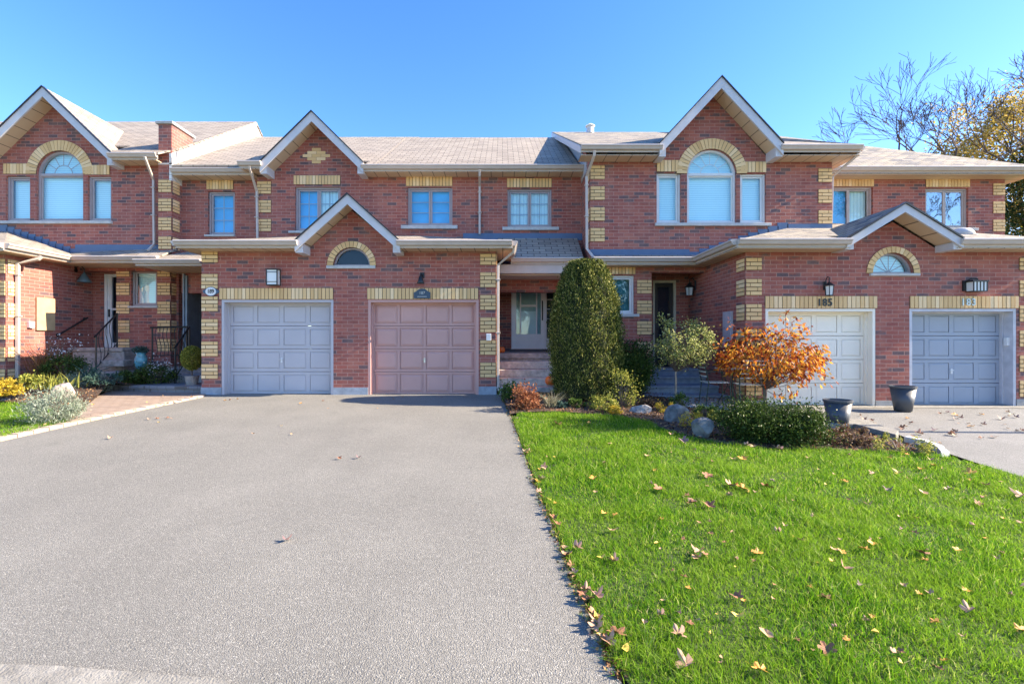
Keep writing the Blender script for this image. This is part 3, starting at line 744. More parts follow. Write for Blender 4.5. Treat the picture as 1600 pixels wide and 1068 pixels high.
# downpipes
downpipe(A, [(X(226, 11.75), 11.75, 5.66), (X(226, 11.75), 11.78, 5.6), (X(239, 12.2), 12.22, 5.25), (X(240, 12.2), 12.22, 3.62), (X(233, 12.1), 12.05, 3.42)])
downpipe(A, [(XAs + .44, 10.75, 3.05), (XAs + .40, 10.72, 2.98), (XAs + .06, 10.60, 2.86), (XAs + .055, 10.60, .75), (XAs + .055, 10.60, .30)], .045)
m = M(); m.box(XAs + .001, XAs + .05, 11.05, 11.50, Z(516, 11.2), Z(465, 11.2)); m.build('meter_panel', plain('tan_painted_metal', (.50, .36, .20), .5), A, bevel=.006)
M().box(XAs + .001, XAs + .07, 10.86, 10.98, Z(512, 10.9), Z(502, 10.9)).build('outlet_box', MWHITE, A, bevel=.008)
m = M(); p0, p1 = (XAs + .09, 11.6, Z(521, 11.6)), (XAs + .09, 12.35, Z(496, 12.35)); m.tube([p0, p1], .022, 8)
for p in (p0, p1): m.tube([p, (XAs - .01, p[1], p[2] - .03)], .014, 6); m.tube([(XAs + .012, p[1], p[2] - .03), (XAs - .01, p[1], p[2] - .03)], .04, 8)
m.build('handrail', MBLK, A)
# bell shaped wall lamp in the porch
def bell_lamp():
    t = thing('wall_lamp', 'dark bell-shaped lamp hanging on the shaded brick porch wall of the left house', 'lamp', (XAs, 12.2, 2.7))
    c = (XAs + .22, 12.1, Z(441, 12.1))
    M().lathe([(.15, 0), (.155, .01), (.10, .10), (.07, .17), (.03, .22), (.015, .25)], c, 20).build('lamp_shade', plain('verdigris_metal', (.07, .12, .14), .45), t, smooth=True)
    m = M(); m.tube([(c[0], c[1], c[2] + .24), (c[0], c[1], c[2] + .34), (c[0] - .08, c[1], c[2] + .42), (XAs + .01, c[1], c[2] + .38)], .013, 6); m.tube([(XAs + .02, c[1], c[2] + .3), (XAs - .01, c[1], c[2] + .3)], .05, 10); m.box(XAs, XAs + .02, c[1] - .03, c[1] + .03, c[2] + .26, c[2] + .44)
    m.build('bracket', MBLK, t)
bell_lamp()

# ---------------- 189
B = thing('brick_townhouse', 'brick townhouse numbered 189, grey-lilac garage door, buff brick diamond in its gable', 'house', (-5.5, YG, 0), 'brick townhouses in the row')
C = thing('brick_townhouse', 'brick townhouse numbered 187 with the mauve garage door beside the cone shrub', 'house', (-1.0, YG, 0), 'brick townhouses in the row')
XM = X(548, YG); XCL = X(402, YC); EZ = 5.48
XD0 = X(922, YD)
# upper wall of 189 (left part set back) and the gabled front; 187 carries on in the same plane
wb = rp(325, 367, 299, 367, YBL)
wall('wall', rect(CHX1 + .0, XCL + .1, 2.4, EZ), [hole(wb)], YBL, MB, B)
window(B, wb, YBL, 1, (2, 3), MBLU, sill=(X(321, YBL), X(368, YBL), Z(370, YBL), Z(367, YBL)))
lint(B, 323, 365, 281, 296, YBL)
wg = rp(461, 532, 292, 361, YC); Xg, Zg = X(487, 11.82), Z(174, 11.82); gw = 1.27; gze = 5.55
XS = X(565, YC)
wall('wall', [(XCL, 2.4), (XS, 2.4), (XS, 5.36), (Xg + gw - .02, 5.40), (Xg, Zg - .19), (Xg - gw + .02, 5.40), (XCL, 5.40)], [hole(wg)], YC, MB, B)
M().box(XCL - .001, XCL + .2, YC + .001, YBL + .3, 2.4, 5.4).build('return_wall', MB, B)
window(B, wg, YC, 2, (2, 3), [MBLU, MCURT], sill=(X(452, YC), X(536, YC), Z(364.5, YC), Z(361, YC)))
lint(B, 459, 532, 274.5, 288.5, YC)
quoins(B, XCL, X(424, YC), YC, [5.22 - .4775 * i for i in range(4)], 4, (XCL, .22, -1))
# the diamond
m = M(); cx, cz = X(494.5, YC), Z(243.5, YC)
for r, n in ((-2, 1), (-1, 2), (0, 3), (1, 2), (2, 1)):
    for i in range(n):
        a = cx + (i - n / 2) * .235; m.box(a + .005, a + .230, YC - .012, YC + .03, cz + (r - .5) * .0795 + .004, cz + (r + .5) * .0795 - .004)
m.build('brick_diamond', MY, B)
gable(B, Xg, Zg, Xg - gw, Xg + gw, gze, YC, 11.82, (14.3, 12.1))
gutter(B, (X(373, 11.8), 11.82), (Xg - gw + .05, 11.82), (0, -1), 5.56)
m = M(); m.box(X(375, 11.8), Xg - gw + .06, 11.82, YC + .2, 5.39, 5.405); m.build('soffit', MSX, B)
slab('roof', [(X(373, 11.8), 11.82, 5.55), (Xg - gw + .1, 11.82, 5.55), (Xg - gw + .1, 13.2, 5.55 + 1.0), (X(395, 11.8), 13.2, 6.2)], B, MSH)
gutter(B, (CHX1 + .02, 12.12), (XCL - .02, 12.12), (0, -1), 5.50)
M().box(CHX1, XCL, 12.12, YBL, 5.335, 5.35).build('soffit', MSX, B)
kB = (8.04 - 5.44) / (RY - 11.85)
def zB(y): return 8.04 - kB * (RY - y)
XR = X(655, RY)
slab('roof', [(AV - .03, 12.1, zB(12.1)), (XCL + .02, 12.1, zB(12.1)), (XCL + .02, 12.55, zB(12.55)), (Xg + gw - .05, 12.55, zB(12.55)), (Xg + gw - .05, 11.85, zB(11.85)), (XM + .0, 11.85, zB(11.85)), (XM, RY, 8.04), (AV - .03, RY, 8.04)], B, MSH)
slab('roof', [(AV - .03, RY, 8.04), (XR, RY, 8.04), (XR, BACK + .3, 5.2), (AV - .03, BACK + .3, 5.2)], B, MSH)
backwalls(B, -8.28, XM, 5.2, 12.8, (False, False))
downpipe(B, [(X(389, 11.7), 11.72, 5.42), (X(389, 11.7), 11.75, 5.35), (X(402, 12.2), 12.18, 4.95), (X(403, 12.2), 12.18, 3.75)])
# garage block of 189
gO = (X(346, YG), X(521, YG), -.02, Z(468, YG)); aw = (X(521, YG), X(578, YG)); az = Z(415, YG); ar = (aw[1] - aw[0]) / 2; awc = (aw[0] + aw[1]) / 2
XM = awc
gq_x, gq_z = X(543, 9.80), Z(303, 9.80); gqw = 1.07; gqe = 3.19; gqk = (gq_z - gqe) / gqw
x0 = X(315, YG); x1 = X(775, YG); zt = 3.045
def gzz(x): return gq_z - abs(x - gq_x) * gqk - .19
quarterB = [(XM, az + ar)] + arc(awc, az, ar, 90, 180, 10)[1:] + [(aw[0], az), (XM, az)]
wall('garage_wall', [(XM, gzz(XM)), (XM, az + ar)] + quarterB[1:] + [(XM, -.1), (gO[1], -.1), (gO[1], gO[3]), (gO[0], gO[3]), (gO[0], -.1), (x0, -.1), (x0, zt), (gq_x - (gq_z - .19 - zt) / gqk, zt), (gq_x, gzz(gq_x))], [], YG, MB, B, label=None)
M().box(x0 - .001, x0 + .2, YG + .001, 12.4, -.1, zt).build('side_wall', MB, B)
quoins(B, x0, X(341, YG), YG, [3.05] + [2.575 - .4775 * i for i in range(5)], 4, None, 3)
MFO = plain('blue_grey_foundation', (.33, .36, .40), .9, .2, 9, .6)
M().box(x0 - .012, gO[0], YG - .012, YG + .03, -.02, .165).build('foundation', MFO, B); M().box(gO[1], XM, YG - .012, YG + .03, -.02, .165).build('foundation', MFO, B)
lint(B, 343, 521, 450, 467.5, YG)
garage_door(B, gO[0], gO[1], -.02, gO[3], YG, MG1, .20, 'steel', 'grey-lilac sectional door', MG1)
# garage roof: hips at both ends
GY = 9.82; hz = 3.19; kr = .27; gl2, gr2 = X(275, GY), X(800, GY); dd = YC - GY
zr_ = lambda y: hz + kr * (y - GY)
slab('garage_roof', notched(gl2, XM, GY, gq_x - gqw + .05, XM + 9, YG + .27, zr_) + [(XM, YC, hz + kr * dd), (gl2 + dd, YC, hz + kr * dd)], B, MSH)
slab('garage_roof', [(gl2, GY, hz), (gl2 + dd, YC, hz + kr * dd), (gl2 + .4, YBL, hz + kr * .4), (gl2, YBL, hz)], B, MSH)
slab('garage_roof', [(gl2 + .4, YBL, hz + kr * .4), (gl2 + dd, YC, hz + kr * dd), (XCL + .1, YBL, hz + kr * dd + .06)], B, MSH)
gutter(B, (gl2, GY), (gq_x - gqw + .06, GY), (0, -1), hz + .01); gutter(B, (gl2, 11.3), (gl2, GY), (-1, 0), hz + .01)
M().box(gl2, gq_x - gqw + .1, GY, YG, 3.045, 3.06).box(gl2, x0, YG, 12.3, 3.045, 3.06).build('soffit', MSX, B)
gable(C, gq_x, gq_z, gq_x - gqw, gq_x + gqw, gqe, YG, GY - .02, (12.25, 9.95), rw=.15)
for (h_, xa_, xb_) in ((B, gl2, None), ): pass
# porch of 189: window wall, pillars, recess with mailbox
YP = 12.4
wp = rp(205, 245, 421, 478, YP)
pw0, pw1 = X(182, YP), X(266.5, YP)
wall('porch_wall', [(pw0, .0), (pw1, .0), (pw1, 3.05), (pw0, 3.05)], [hole(wp)], YP, MB, B, depth=.25)
window(B, wp, YP, 1, None, MBL, sill=(X(202, YP), X(248, YP), Z(481, YP), Z(478, YP)))
quoins(B, pw0, X(203, YP), YP, [3.05] + [2.655 - .482 * i for i in range(4)], 4, None, 3)
quoins(B, X(246.3, YP), pw1, YP, [3.05] + [2.655 - .482 * i for i in range(4)], 4, (pw1, .33, 1), 3)
lint(B, 205, 225, 411, 419, YP)
M().box(pw0, pw0 + .2, YP + .22, 12.8, 0, 3.05).box(pw1 - .2, pw1 - .001, YP + .22, 13.3, 0, 3.05).build('return_wall', MB, B)
M().box(pw1 - .1, X(300, 13.3), 13.2, 13.4, 0, 3.05).build('recess_wall', MB, B)
xdoor = X(306, 12.9)
m = M(); m.box(xdoor, xdoor + .06, 12.45, 13.2, .75, 2.85); m.box(xdoor - .04, xdoor, 12.42, 12.5, .75, 2.9).box(xdoor - .04, xdoor, 13.12, 13.2, .75, 2.9); dB = m.build('front_door', plain('grey_blue_door_paint', (.20, .25, .30), .5), B, bevel=.004)
M().box(xdoor - .06, xdoor, 12.56, 12.60, 1.6, 1.75).build('handle', MBLK, dB)
M().box(X(281, 11.4), X(316, 11.4) , 12.3, 13.3, 0, .74).box(pw1 - .3, X(316, 11.9), 11.9, 13.2, .0, .50).build('porch_slab', MSTEP, B, bevel=.01)
# little porch roof and its gutter
PG = 11.3; pz = 3.07
gutter(B, (X(212, PG), PG), (X(316, PG), PG), (0, -1), pz)
slab('porch_roof', [(X(212, PG), PG, pz), (X(316, PG), PG, pz), (X(316, PG), 12.5, pz + .42), (X(249, PG), 12.5, pz + .42)], B, MSH)
M().box(X(214, PG), X(316, PG), PG, 12.4, 2.92, 2.935).box(pw1 - .1, X(316, PG), 12.4, 13.3, 2.92, 2.935).build('soffit', MSX, B)
# curved paver landing
m = M(); P = [(X(318, 10.9), 11.2), (X(318, 10.35), 10.38), (X(250, 10.5), 10.42), (X(200, 10.6), 10.6), (X(168, 10.9), 10.85), (X(190, 11.6), 11.6), (X(270, 11.9), 11.9), (X(318, 11.9), 11.9)]
m.prism([(a, b, .175) for a, b in P], (0, 0, -.07)); m.prism([(a * 1.0, b + .03, .105) for a, b in P], (0, 0, -.2))
o = m.build('landing_step', m_pavers('grey_pavers', [(.20, .19, .20), (.27, .25, .25), (.24, .22, .21)], .20, .10), B, bevel=.01)
st = M(); st.box(X(262, 11.3), X(318, 11.3), 11.35, 11.95, .16, .34); st.build('step', MCONC, B, bevel=.01)
# mailbox
t = thing('mailbox', 'small dark mailbox on the shaded porch wall behind the pillar at number 189', 'mailbox', (X(290, 13.1), 13.2, 1.8))
r = rp(284, 297, 484, 500, 13.1); M().box(r[0], r[1], 13.08, 13.2, r[2], r[3] - .04).build('box', MBLK, t, bevel=.01)
M().prism([(r[0] - .01, 13.06, r[3] - .05), (r[0] - .01, 13.2, r[3]), (r[0] - .01, 13.2, r[3] - .04), (r[0] - .01, 13.06, r[3] - .07)], (r[1] - r[0] + .02, 0, 0)).build('lid', MBLK, t)

# iron railings
def railing(name, label, p0, p1, h, n, parent=None, group='black iron porch railings'):
    """from p0 to p1 (foot points); bent pickets"""
    t = thing('iron_railing', label, 'railing', p0, group)
    a, b = Vector(p0), Vector(p1); up = Vector((0, 0, h))
    M().tube([a + up - (b - a) * .06, a + up, b + up], .022, 6).build('handrail', MBLK, t)
    M().tube([a + up * .12, b + up * .12], .014, 6).build('lower_rail', MBLK, t)
    for q in (a, b): M().tube([q - Vector((0, 0, .08)), q + up], .020, 6).build('post', MBLK, t)
    for i in range(1, n):
        q = a + (b - a) * i / n; m = M(); pts = []
        for k in range(7):
            u = k / 6; wv = math.sin(u * math.pi * 2) * .018
            pts.append(q + up * (.12 + .86 * u) + Vector((wv, wv, 0)))
        m.tube(pts, .008, 5); m.build('picket', MBLK, t)
    return t
railing('r', 'iron stair railing descending beside the stone steps at the far left door', (X(150, 11.1), 11.1, .42), (X(183, 12.2), 12.2, .99), .86, 6)
railing('r', 'upright iron railing along the porch edge under the small window pillar', (X(238, 11.75), 11.75, .70), (X(292, 11.75), 11.75, .72), .78, 9)
railing('r', 'sloping iron railing beside the ball shrub at the 189 porch', (X(274, 11.1), 11.1, .22), (X(296, 11.72), 11.72, .70), .80, 5)

# ---------------- 187
w1, w2 = rp(637, 707, 292.5, 352.5, YC), rp(793, 862, 295, 355, YC)
wall('wall', [(XS, 2.4), (XD0 + .05, 2.4), (XD0 + .05, 5.36), (XS, 5.36)], [hole(w1), hole(w2)], YC, MB, C)
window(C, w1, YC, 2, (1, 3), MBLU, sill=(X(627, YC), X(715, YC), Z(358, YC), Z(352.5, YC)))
window(C, w2, YC, 2, (2, 3), MCURT, sill=(X(785, YC), X(873, YC), Z(360, YC), Z(355, YC)))
lint(C, 634.5, 707, 276, 291, YC); lint(C, 792, 862, 279, 293, YC)
gutter(C, (Xg + gw - .05, 11.87), (XD0, 11.87), (0, -1), 5.49)
M().box(Xg + gw - .1, XD0, 11.87, YC, 5.335, 5.35).build('soffit', MSX, C)
slab('roof', [(XM, 11.85, zB(11.85)), (XR, 11.85, zB(11.85)), (XR, RY, 8.04), (XM, RY, 8.04)], C, MSH)
slab('roof', [(XR, 11.85, zB(11.85)), (XD0 - .1, 11.85, zB(11.85)), (XD0 - .1, RY - .08, zB(RY - .08)), (XR, RY - .08, zB(RY - .08))], C, MSH)
slab('roof', [(XR, RY - .08, 7.985), (XD0 - .1, RY - .08, 7.985), (XD0 - .1, BACK + .3, 5.2), (XR, BACK + .3, 5.2)], C, MSH)
backwalls(C, XM, XD0, 5.2, 12.6, (False, False))
downpipe(C, [(X(749.5, 11.75), 11.76, 5.35), (X(749.5, 11.8), 11.8, 5.22), (X(749.5, 12.15), 12.19, 5.08), (X(749.5, 12.15), 12.19, 3.86)])
gO = (X(575, YG), X(748, YG), -.02, Z(468, YG))
quarterC = [(XM, az)] + [(aw[1], az)] + arc(awc, az, ar, 0, 90, 10)[1:]
wall('garage_wall', [(XM, gzz(XM))] + [(XM, az + ar)] + arc(awc, az, ar, 90, 0, 10)[1:] + [(XM, az), (XM, -.1), (gO[0], -.1), (gO[0], gO[3]), (gO[1], gO[3]), (gO[1], -.1), (x1, -.1), (x1, zt), (gq_x + (gq_z - .19 - zt) / gqk, zt)], [], YG, MB, C)
M().box(x1 - .2, x1 - .001, YG + .001, 13.6, -.1, zt).build('side_wall', MB, C)
archwindow(C, aw[0], aw[1], az, az, YG, MFR, MDARK, MGLD, small=True, label='dark half-round window in the garage gable')
archring(C, awc, az, ar, ar + .13, YG)
M().box(X(511, YG), X(587, YG), YG - .05, YG + .05, az - .065, az - .002).build('window_sill', MSILL, C, bevel=.005)
M().box(XM, gO[0], YG - .012, YG + .03, -.02, .165).build('foundation', MFO, C); M().box(gO[1], x1 + .012, YG - .012, YG + .03, -.02, .185).build('foundation', MFO, C)
lint(C, 574, 747.5, 450, 467.5, YG)
quoins(C, X(750, YG), x1, YG, [3.0] + [2.605 - .4775 * i for i in range(5)], 4, (x1, .2, 1), 3)
garage_door(C, gO[0], gO[1], -.02, gO[3], YG, MG2, .16, 'wood', 'mauve panelled wooden door', MG2)
slab('garage_roof', notched(XM, gr2, GY, XM - 9, gq_x + gqw - .05, YG + .27, zr_) + [(gr2 - dd, YC, hz + kr * dd), (XM, YC, hz + kr * dd)], C, MSH)
slab('garage_roof', [(gr2, GY, hz), (gr2, 11.5, hz), (gr2 - .3, YC, hz + kr * .3), (gr2 - dd, YC, hz + kr * dd)], C, MSH)
gutter(C, (gq_x + gqw - .06, GY), (gr2, GY), (0, -1), hz + .01); gutter(C, (gr2, GY), (gr2, 11.35), (1, 0), hz + .01)
M().box(gq_x + gqw - .1, gr2, GY, YG, 3.045, 3.06).box(x1, gr2, YG, 11.4, 3.045, 3.06).build('soffit', MSX, C)
downpipe(C, [(gr2 + .05, 9.95, 3.10), (gr2 + .03, 9.98, 3.0), (x1 + .045, 10.18, 2.76), (x1 + .045, 10.19, .15), (x1 + .07, 10.1, .10)])
M().box(X(760, YG), X(767.5, YG), YG - .07, YG - .017, Z(532, YG), Z(521, YG)).build('meter_box', MWHITE, C, bevel=.006)
# entry
YF = 13.4; PG = 11.25; pz = 3.10
gutter(C, (gr2 + .0, PG), (X(912, PG) - .05, PG), (0, -1), pz)
slab('porch_roof', [(gr2 - .3, PG, pz), (X(912, PG), PG, pz), (X(912, PG), YC, 3.78), (gr2 - .3, YC, 3.78)], C, MSH)
M().box(gr2 - 1.2, XD0, YC - .014, YC, 3.72, 3.90).build('flashing', MFL, C)
M().box(x1, XD0 - .02, PG + .02, PG + .16, 2.74, 2.95).build('porch_beam', MF, C, bevel=.004)
M().box(x1, XD0, PG + .16, YF, 2.72, 2.735).build('porch_ceiling', m_lines('pale_ceiling_panel', (.78, .74, .66), (.4, .36, .3), .29, 'y'), C)
fd = (X(799, YF), X(873, YF), Z(545, YF), Z(433, YF))
wall('porch_wall', rect(x1, XD0 + .1, -.1, 2.95), [rect(*fd)], YF, MB, C)
def frontdoor():
    a, b, c, d = fd; y = YF + .03
    xm = X(852, YF)
    m = M(); t = .05
    m.box(a, a + t, y, y + .1, c, d).box(b - t, b, y, y + .1, c, d).box(a + t, b - t, y, y + .1, d - t, d).box(xm - .03, xm + .02, y, y + .1, c, d - t).box(a + t, b - t, y + .01, y + .1, c, c + .03)
    fr = m.build('door_frame', plain('white_door_frame_paint', (.84, .85, .84), .4, .03), C)
    L, Rr = a + t, xm - .03; y2 = y + .03; s_ = .09
    m = M(); m.box(L, L + s_, y2, y2 + .04, c + .03, d - t).box(Rr - s_, Rr, y2, y2 + .04, c + .03, d - t).box(L + s_, Rr - s_, y2, y2 + .04, c + .03, c + .42).box(L + s_, Rr - s_, y2, y2 + .04, d - t - .10, d - t)
    q = (Rr - L - 2 * s_); u, v = L + s_ + q * .17, Rr - s_ - q * .17
    m.box(u - .02, u + .02, y2 - .003, y2 + .04, c + .42, d - t - .1).box(v - .02, v + .02, y2 - .003, y2 + .04, c + .42, d - t - .1)
    zm = c + 1.18; m.box(u + .02, v - .02, y2 - .002, y2 + .04, zm, zm + .06).box(u + .02, v - .02, y2 + .02, y2 + .04, c + .42, zm - .12)
    MDW = plain('bright_white_door_paint', (.86, .88, .88), .4, .03)
    dd_ = m.build('front_door', MDW, C, bevel=.003, label='white storm door with tall glass lights')
    yp = y2 + .015
    g1 = M().add([(L + s_, yp, c + .42), (Rr - s_, yp, c + .42), (Rr - s_, yp, d - t - .1), (L + s_, yp, d - t - .1)], [(0, 1, 2, 3)]); g1.build('pane', MGL, dd_)
    M().box(L, Rr, y2 + .1, y2 + .12, c, d).build('inner_door', plain('pale_blue_inner_door', (.42, .56, .60), .6), dd_)
    h = M(); h.box(Rr - .06, Rr - .03, y2 - .02, y2, c + .80, c + 1.35); h.tube([(Rr - .045, y2 - .05, c + 1.25), (Rr - .045, y2 - .07, c + 1.1), (Rr - .045, y2 - .03, c + .9)], .012, 6); h.build('handle', MBLK, dd_)
    sl = M(); sl.box(xm + .02, b - t, y + .04, y + .08, c + .03, c + .30); sl.box(xm + .02, xm + .05, y + .04, y + .08, c + .3, d - t).box(b - t - .03, b - t, y + .04, y + .08, c + .3, d - t).box(xm + .05, b - t - .03, y + .04, y + .08, d - t - .06, d - t)
    for k in range(1, 6): sl.box(xm + .05, b - t - .03, y + .05, y + .065, c + .3 + k * .27, c + .315 + k * .27)
    s2 = sl.build('sidelight', MFRW, C); M().add([(xm + .05, y + .06, c + .3), (b - t - .03, y + .06, c + .3), (b - t - .03, y + .06, d - t), (xm + .05, y + .06, d - t)], [(0, 1, 2, 3)]).build('pane', MGL, s2)
    M().box(xm, b, y + .14, y + .16, c, d).build('dark_interior', MDARK, s2)
frontdoor()
m = M(); m.box(x1 + .02, 2.0, 11.3, YF, .74, .865); m.box(x1 + .04, 1.98, 11.33, YF, -.1, .739); m.build('porch_slab', MSTEP, C, bevel=.012)
MSTP = plain('pale_worn_step', (.46, .42, .38), .9, .3, 11, .8, fine=35)
M().box(fd[0] - .05, fd[1] + .05, YF - .12, YF + .02, .866, .925).build('door_sill', plain('dark_slate', (.08, .08, .09), .6), C)
for i, (yf, zt_) in enumerate(((11.0, .68), (10.7, .51), (10.4, .345), (10.08, .18))):
    sx1 = 1.75
    M().box(x1 + .03 + .012 * i, sx1, yf, 11.32 - .001 * i, zt_ - .165, zt_).build('step', MSTP, C, bevel=.012)

# ---------------- 185
D = thing('brick_townhouse', 'brick townhouse numbered 185 with the white garage door and the tallest gable', 'house', (5.0, YDG, -.12), 'brick townhouses in the row')
E = thing('brick_townhouse', 'right end brick townhouse numbered 183 with the blue-grey garage door', 'house', (9.5, YDG, -.12), 'brick townhouses in the row')
XD1 = X(1300, YD); ED = 5.52
wl_, wr_, wc = rp(1026, 1064, 270, 348.5, YD), rp(1156.5, 1197, 271, 348.5, YD), rp(1073.5, 1150.5, 233, 348.5, YD); zs = Z(233, YD) - (wc[1] - wc[0]) / 2
gx_, gz_ = X(1127, 10.72), Z(120, 10.72); gw_ = 1.38; gez = 5.56; kk = (gz_ - gez) / gw_
wdl = rp(949.5, 991, 430, 490.5, YD)
XDp = X(1018, YD)
wall('wall', [(XD0, -.3), (XDp, -.3), (XDp, 2.74), (XD1, 2.74), (XD1, 5.31), (gx_ + gw_ - .05, 5.34), (gx_, gz_ - .20), (gx_ - gw_ + .05, 5.34), (XD0, 5.31)],
     [hole(wl_), hole(wr_), archhole(wc[0], wc[1], wc[2], zs), hole(wdl)], YD, MB, D)
M().prism([(XD0 + .001, YD + .001, -.3), (XD0 + .001, YD + .001, 5.31), (XD0 + .001, 12.0, 5.95), (XD0 + .001, 13.6, 6.6), (XD0 + .001, 13.6, -.3)], (.2, 0, 0)).build('side_wall', MB, D)
M().box(XD1 - .2, XD1 - .001, YD + .23, 13.0, 2.7, 5.4).build('side_wall', MB, D)
for r_ in (wl_, wr_): window(D, r_, YD, 1, None, MBL, frame=MFRW)
archwindow(D, wc[0], wc[1], wc[2], zs, YD, frame=MFRW)
archring(D, (wc[0] + wc[1]) / 2, zs, (wc[1] - wc[0]) / 2, (wc[1] - wc[0]) / 2 + .24, YD)
lint(D, 1026, 1066, 250.5, 268.5, YD); lint(D, 1157, 1197, 253, 269.5, YD)
M().box(X(1023, YD), X(1203, YD), YD - .07, YD + .05, Z(353.5, YD), Z(349, YD)).build('window_sill', MSILL, D, bevel=.006)
quoins(D, XD0, X(945, YD), YD, [5.22 - .482 * i for i in range(4)], 4, (XD0, .22, -1))
quoins(D, X(1278, YD), XD1, YD, [5.15 - .482 * i for i in range(3)], 4, (XD1, .22, 1))
window(D, wdl, YD, 1, None, plain('teal_room', (.05, .16, .17), .7, .5, 3), frame=MFRW, sill=(X(946, YD), X(998, YD), Z(495, YD), Z(490.5, YD)), label='white-framed ground-floor window with teal glass')
lint(D, 945, 993, 417, 428.5, YD)
quoins(D, X(995, YD), XDp, YD, [2.57 - .4775 * i for i in range(5)], 4, (XDp, .25, 1))
YR = 10.75; LX = XD0 - .28
gable(D, gx_, gz_, gx_ - gw_, gx_ + gw_, gez, YD, 10.72, (14.2, 11.2), shm=MSH2)
gutter(D, (LX, YR), (gx_ - gw_ + .06, YR), (0, -1), ED); gutter(D, (gx_ + gw_ - .06, YR), (XD1 + .36, YR), (0, -1), ED)
gutter(D, (XD1 + .36, YR), (XD1 + .36, 12.4), (1, 0), ED)
M().box(LX, gx_ - gw_ + .1, YR, YD, 5.305, 5.32).build('soffit', MSX, D); M().box(gx_ + gw_ - .1, XD1 + .36, YR, YD, 5.305, 5.32).box(XD1, XD1 + .36, YD, 12.4, 5.305, 5.32).build('soffit', MSX, D)
kD = (8.56 - ED) / (17.0 - YR)
XK = XD1 + .40; RX = 8.45; HX = 13.8; HY = 12.32; HZ = 5.62
kE = (8.56 - HZ) / (17.0 - HY)
q = 2.6
slab('roof', notched(LX, XK, YR - .03, gx_ - gw_ + .05, gx_ + gw_ - .05, YD + .26, lambda y: ED + .02 + kD * (y - YR + .03)) + [ (XK - q, YR + q, ED + kD * q), (XK - q, 17, 8.56), (LX, 17, 8.56)], D, MSH2)
slab('roof', [(XK, YR - .03, ED + .02), (XK, 13.2, ED + .02), (XK - q, 13.6, ED + kD * q + .3), (XK - q, YR + q, ED + kD * q)], D, MSH2)
slab('roof', [(LX, 17.0, 8.55), (XK - .6, 17, 8.55), (XK - .6, 23.3, 5.4), (LX, 23.3, 5.4)], D, MSH2)
# raised verge on the left: sided gable end above the 187 roof
m = M(); m.prism([(XD0 - .03, YD + .35, 5.2), (XD0 - .03, YD + .35, 5.55), (XD0 - .03, 17, 8.48), (XD0 - .03, 23, 5.4), (XD0 - .03, 23, 5.0)], (.03, 0, 0)); m.build('gable_siding', m_lines('grey_gable_siding', (.44, .46, .50), (.22, .23, .25), .11, 'd', frac=.14), D)
m = M(); m.prism([(LX - .02, YR, ED + .0), (LX - .02, 17, 8.54), (LX - .02, 17, 8.38), (LX - .02, YR, ED - .16)], (.035, 0, 0)); m.build('rake_board', MFW, D)
m = M(); m.prism([(LX, YR, ED - .14), (XD0, YR, ED - .14), (XD0, 17, 8.40), (LX, 17, 8.40)], (0, 0, .02)); m.build('soffit', MSY, D)
backwalls(D, XD0, 7.7, 5.3, 12.6, (False, False))
downpipe(D, [(X(929, 10.65), 10.66, 5.38), (X(929, 10.65), 10.68, 5.28), (X(917, 11.05), 11.09, 4.95), (X(917.5, 11.05), 11.09, 3.28), (X(930, 10.95), 10.9, 2.98)], .042)
downpipe(D, [(XD1 + .33, 10.78, 5.36), (XD1 + .30, 10.8, 5.30), (XD1 + .045, 11.2, 4.98), (XD1 + .045, 11.25, 3.9)])
t = thing('roof_vent', 'small pale roof vent on the ridge of the 185 roof', 'roof vent', (X(922, 16.6), 16.6, 8.35))
M().lathe([(.13, 0), (.13, .24), (.10, .25)], (X(922, 16.6), 16.6, 8.32), 12).build('pipe', MFW, t); M().lathe([(.16, 0), (.17, .03), (.10, .08), (.02, .1)], (X(922, 16.6), 16.6, 8.56), 12).build('cap', MWHITE, t)
# lower: garage block of 185 and 183 with the shared small gable
xl = X(1165, YDG); xr = X(1612, YDG); gO = (X(1196, YDG), X(1368, YDG), -.16, Z(482, YDG)); gP = (X(1421, YDG), X(1588, YDG), -.16, Z(482, YDG))
aw = (X(1363, YDG), X(1427, YDG)); awc = (aw[0] + aw[1]) / 2; ar = (aw[1] - aw[0]) / 2; az = Z(427, YDG); XN = awc
ytop = 8.88; gq_x, gq_z = X(1412, ytop), Z(318, ytop); gqe = 3.03; gqw = 1.07; gqk = (gq_z - gqe) / gqw; zt = 2.86
def gzz(x): return gq_z - abs(x - gq_x) * gqk - .18
lowx = gq_x - (gq_z - .18 - zt) / gqk
wall('garage_wall', [(XN, gzz(XN)), (XN, az + ar)][:1] + [(XN, az + ar)] + arc(awc, az, ar, 90, 180, 10)[1:] + [(XN, az), (XN, -.3), (gO[1], -.3), (gO[1], gO[3]), (gO[0], gO[3]), (gO[0], -.3), (xl, -.3), (xl, zt), (lowx, zt)], [], YDG, MB, D)
M().box(xl - .001, xl + .2, YDG + .001, 12.3, -.3, zt).build('side_wall', MB, D)
quoins(D, xl, X(1190, YDG), YDG, [2.75] + [2.345 - .4825 * i for i in range(5)], 4, (xl, .34, -1), 3)
lint(D, 1195, 1370, 462.5, 481.5, YDG)
garage_door(D, gO[0], gO[1], -.16, gO[3], YDG, MG3, .20, 'steel', 'white sectional door', MG3)
M().box(xl - .012, gO[0], YDG - .012, YDG + .03, -.16, -.0).box(gO[1], XN, YDG - .012, YDG + .03, -.16, .0).build('foundation', MCONC, D)
GX = xl - .35; hz = 3.02; kr = .33; dd = YD - ytop
zr2 = lambda y: hz + kr * (y - ytop)
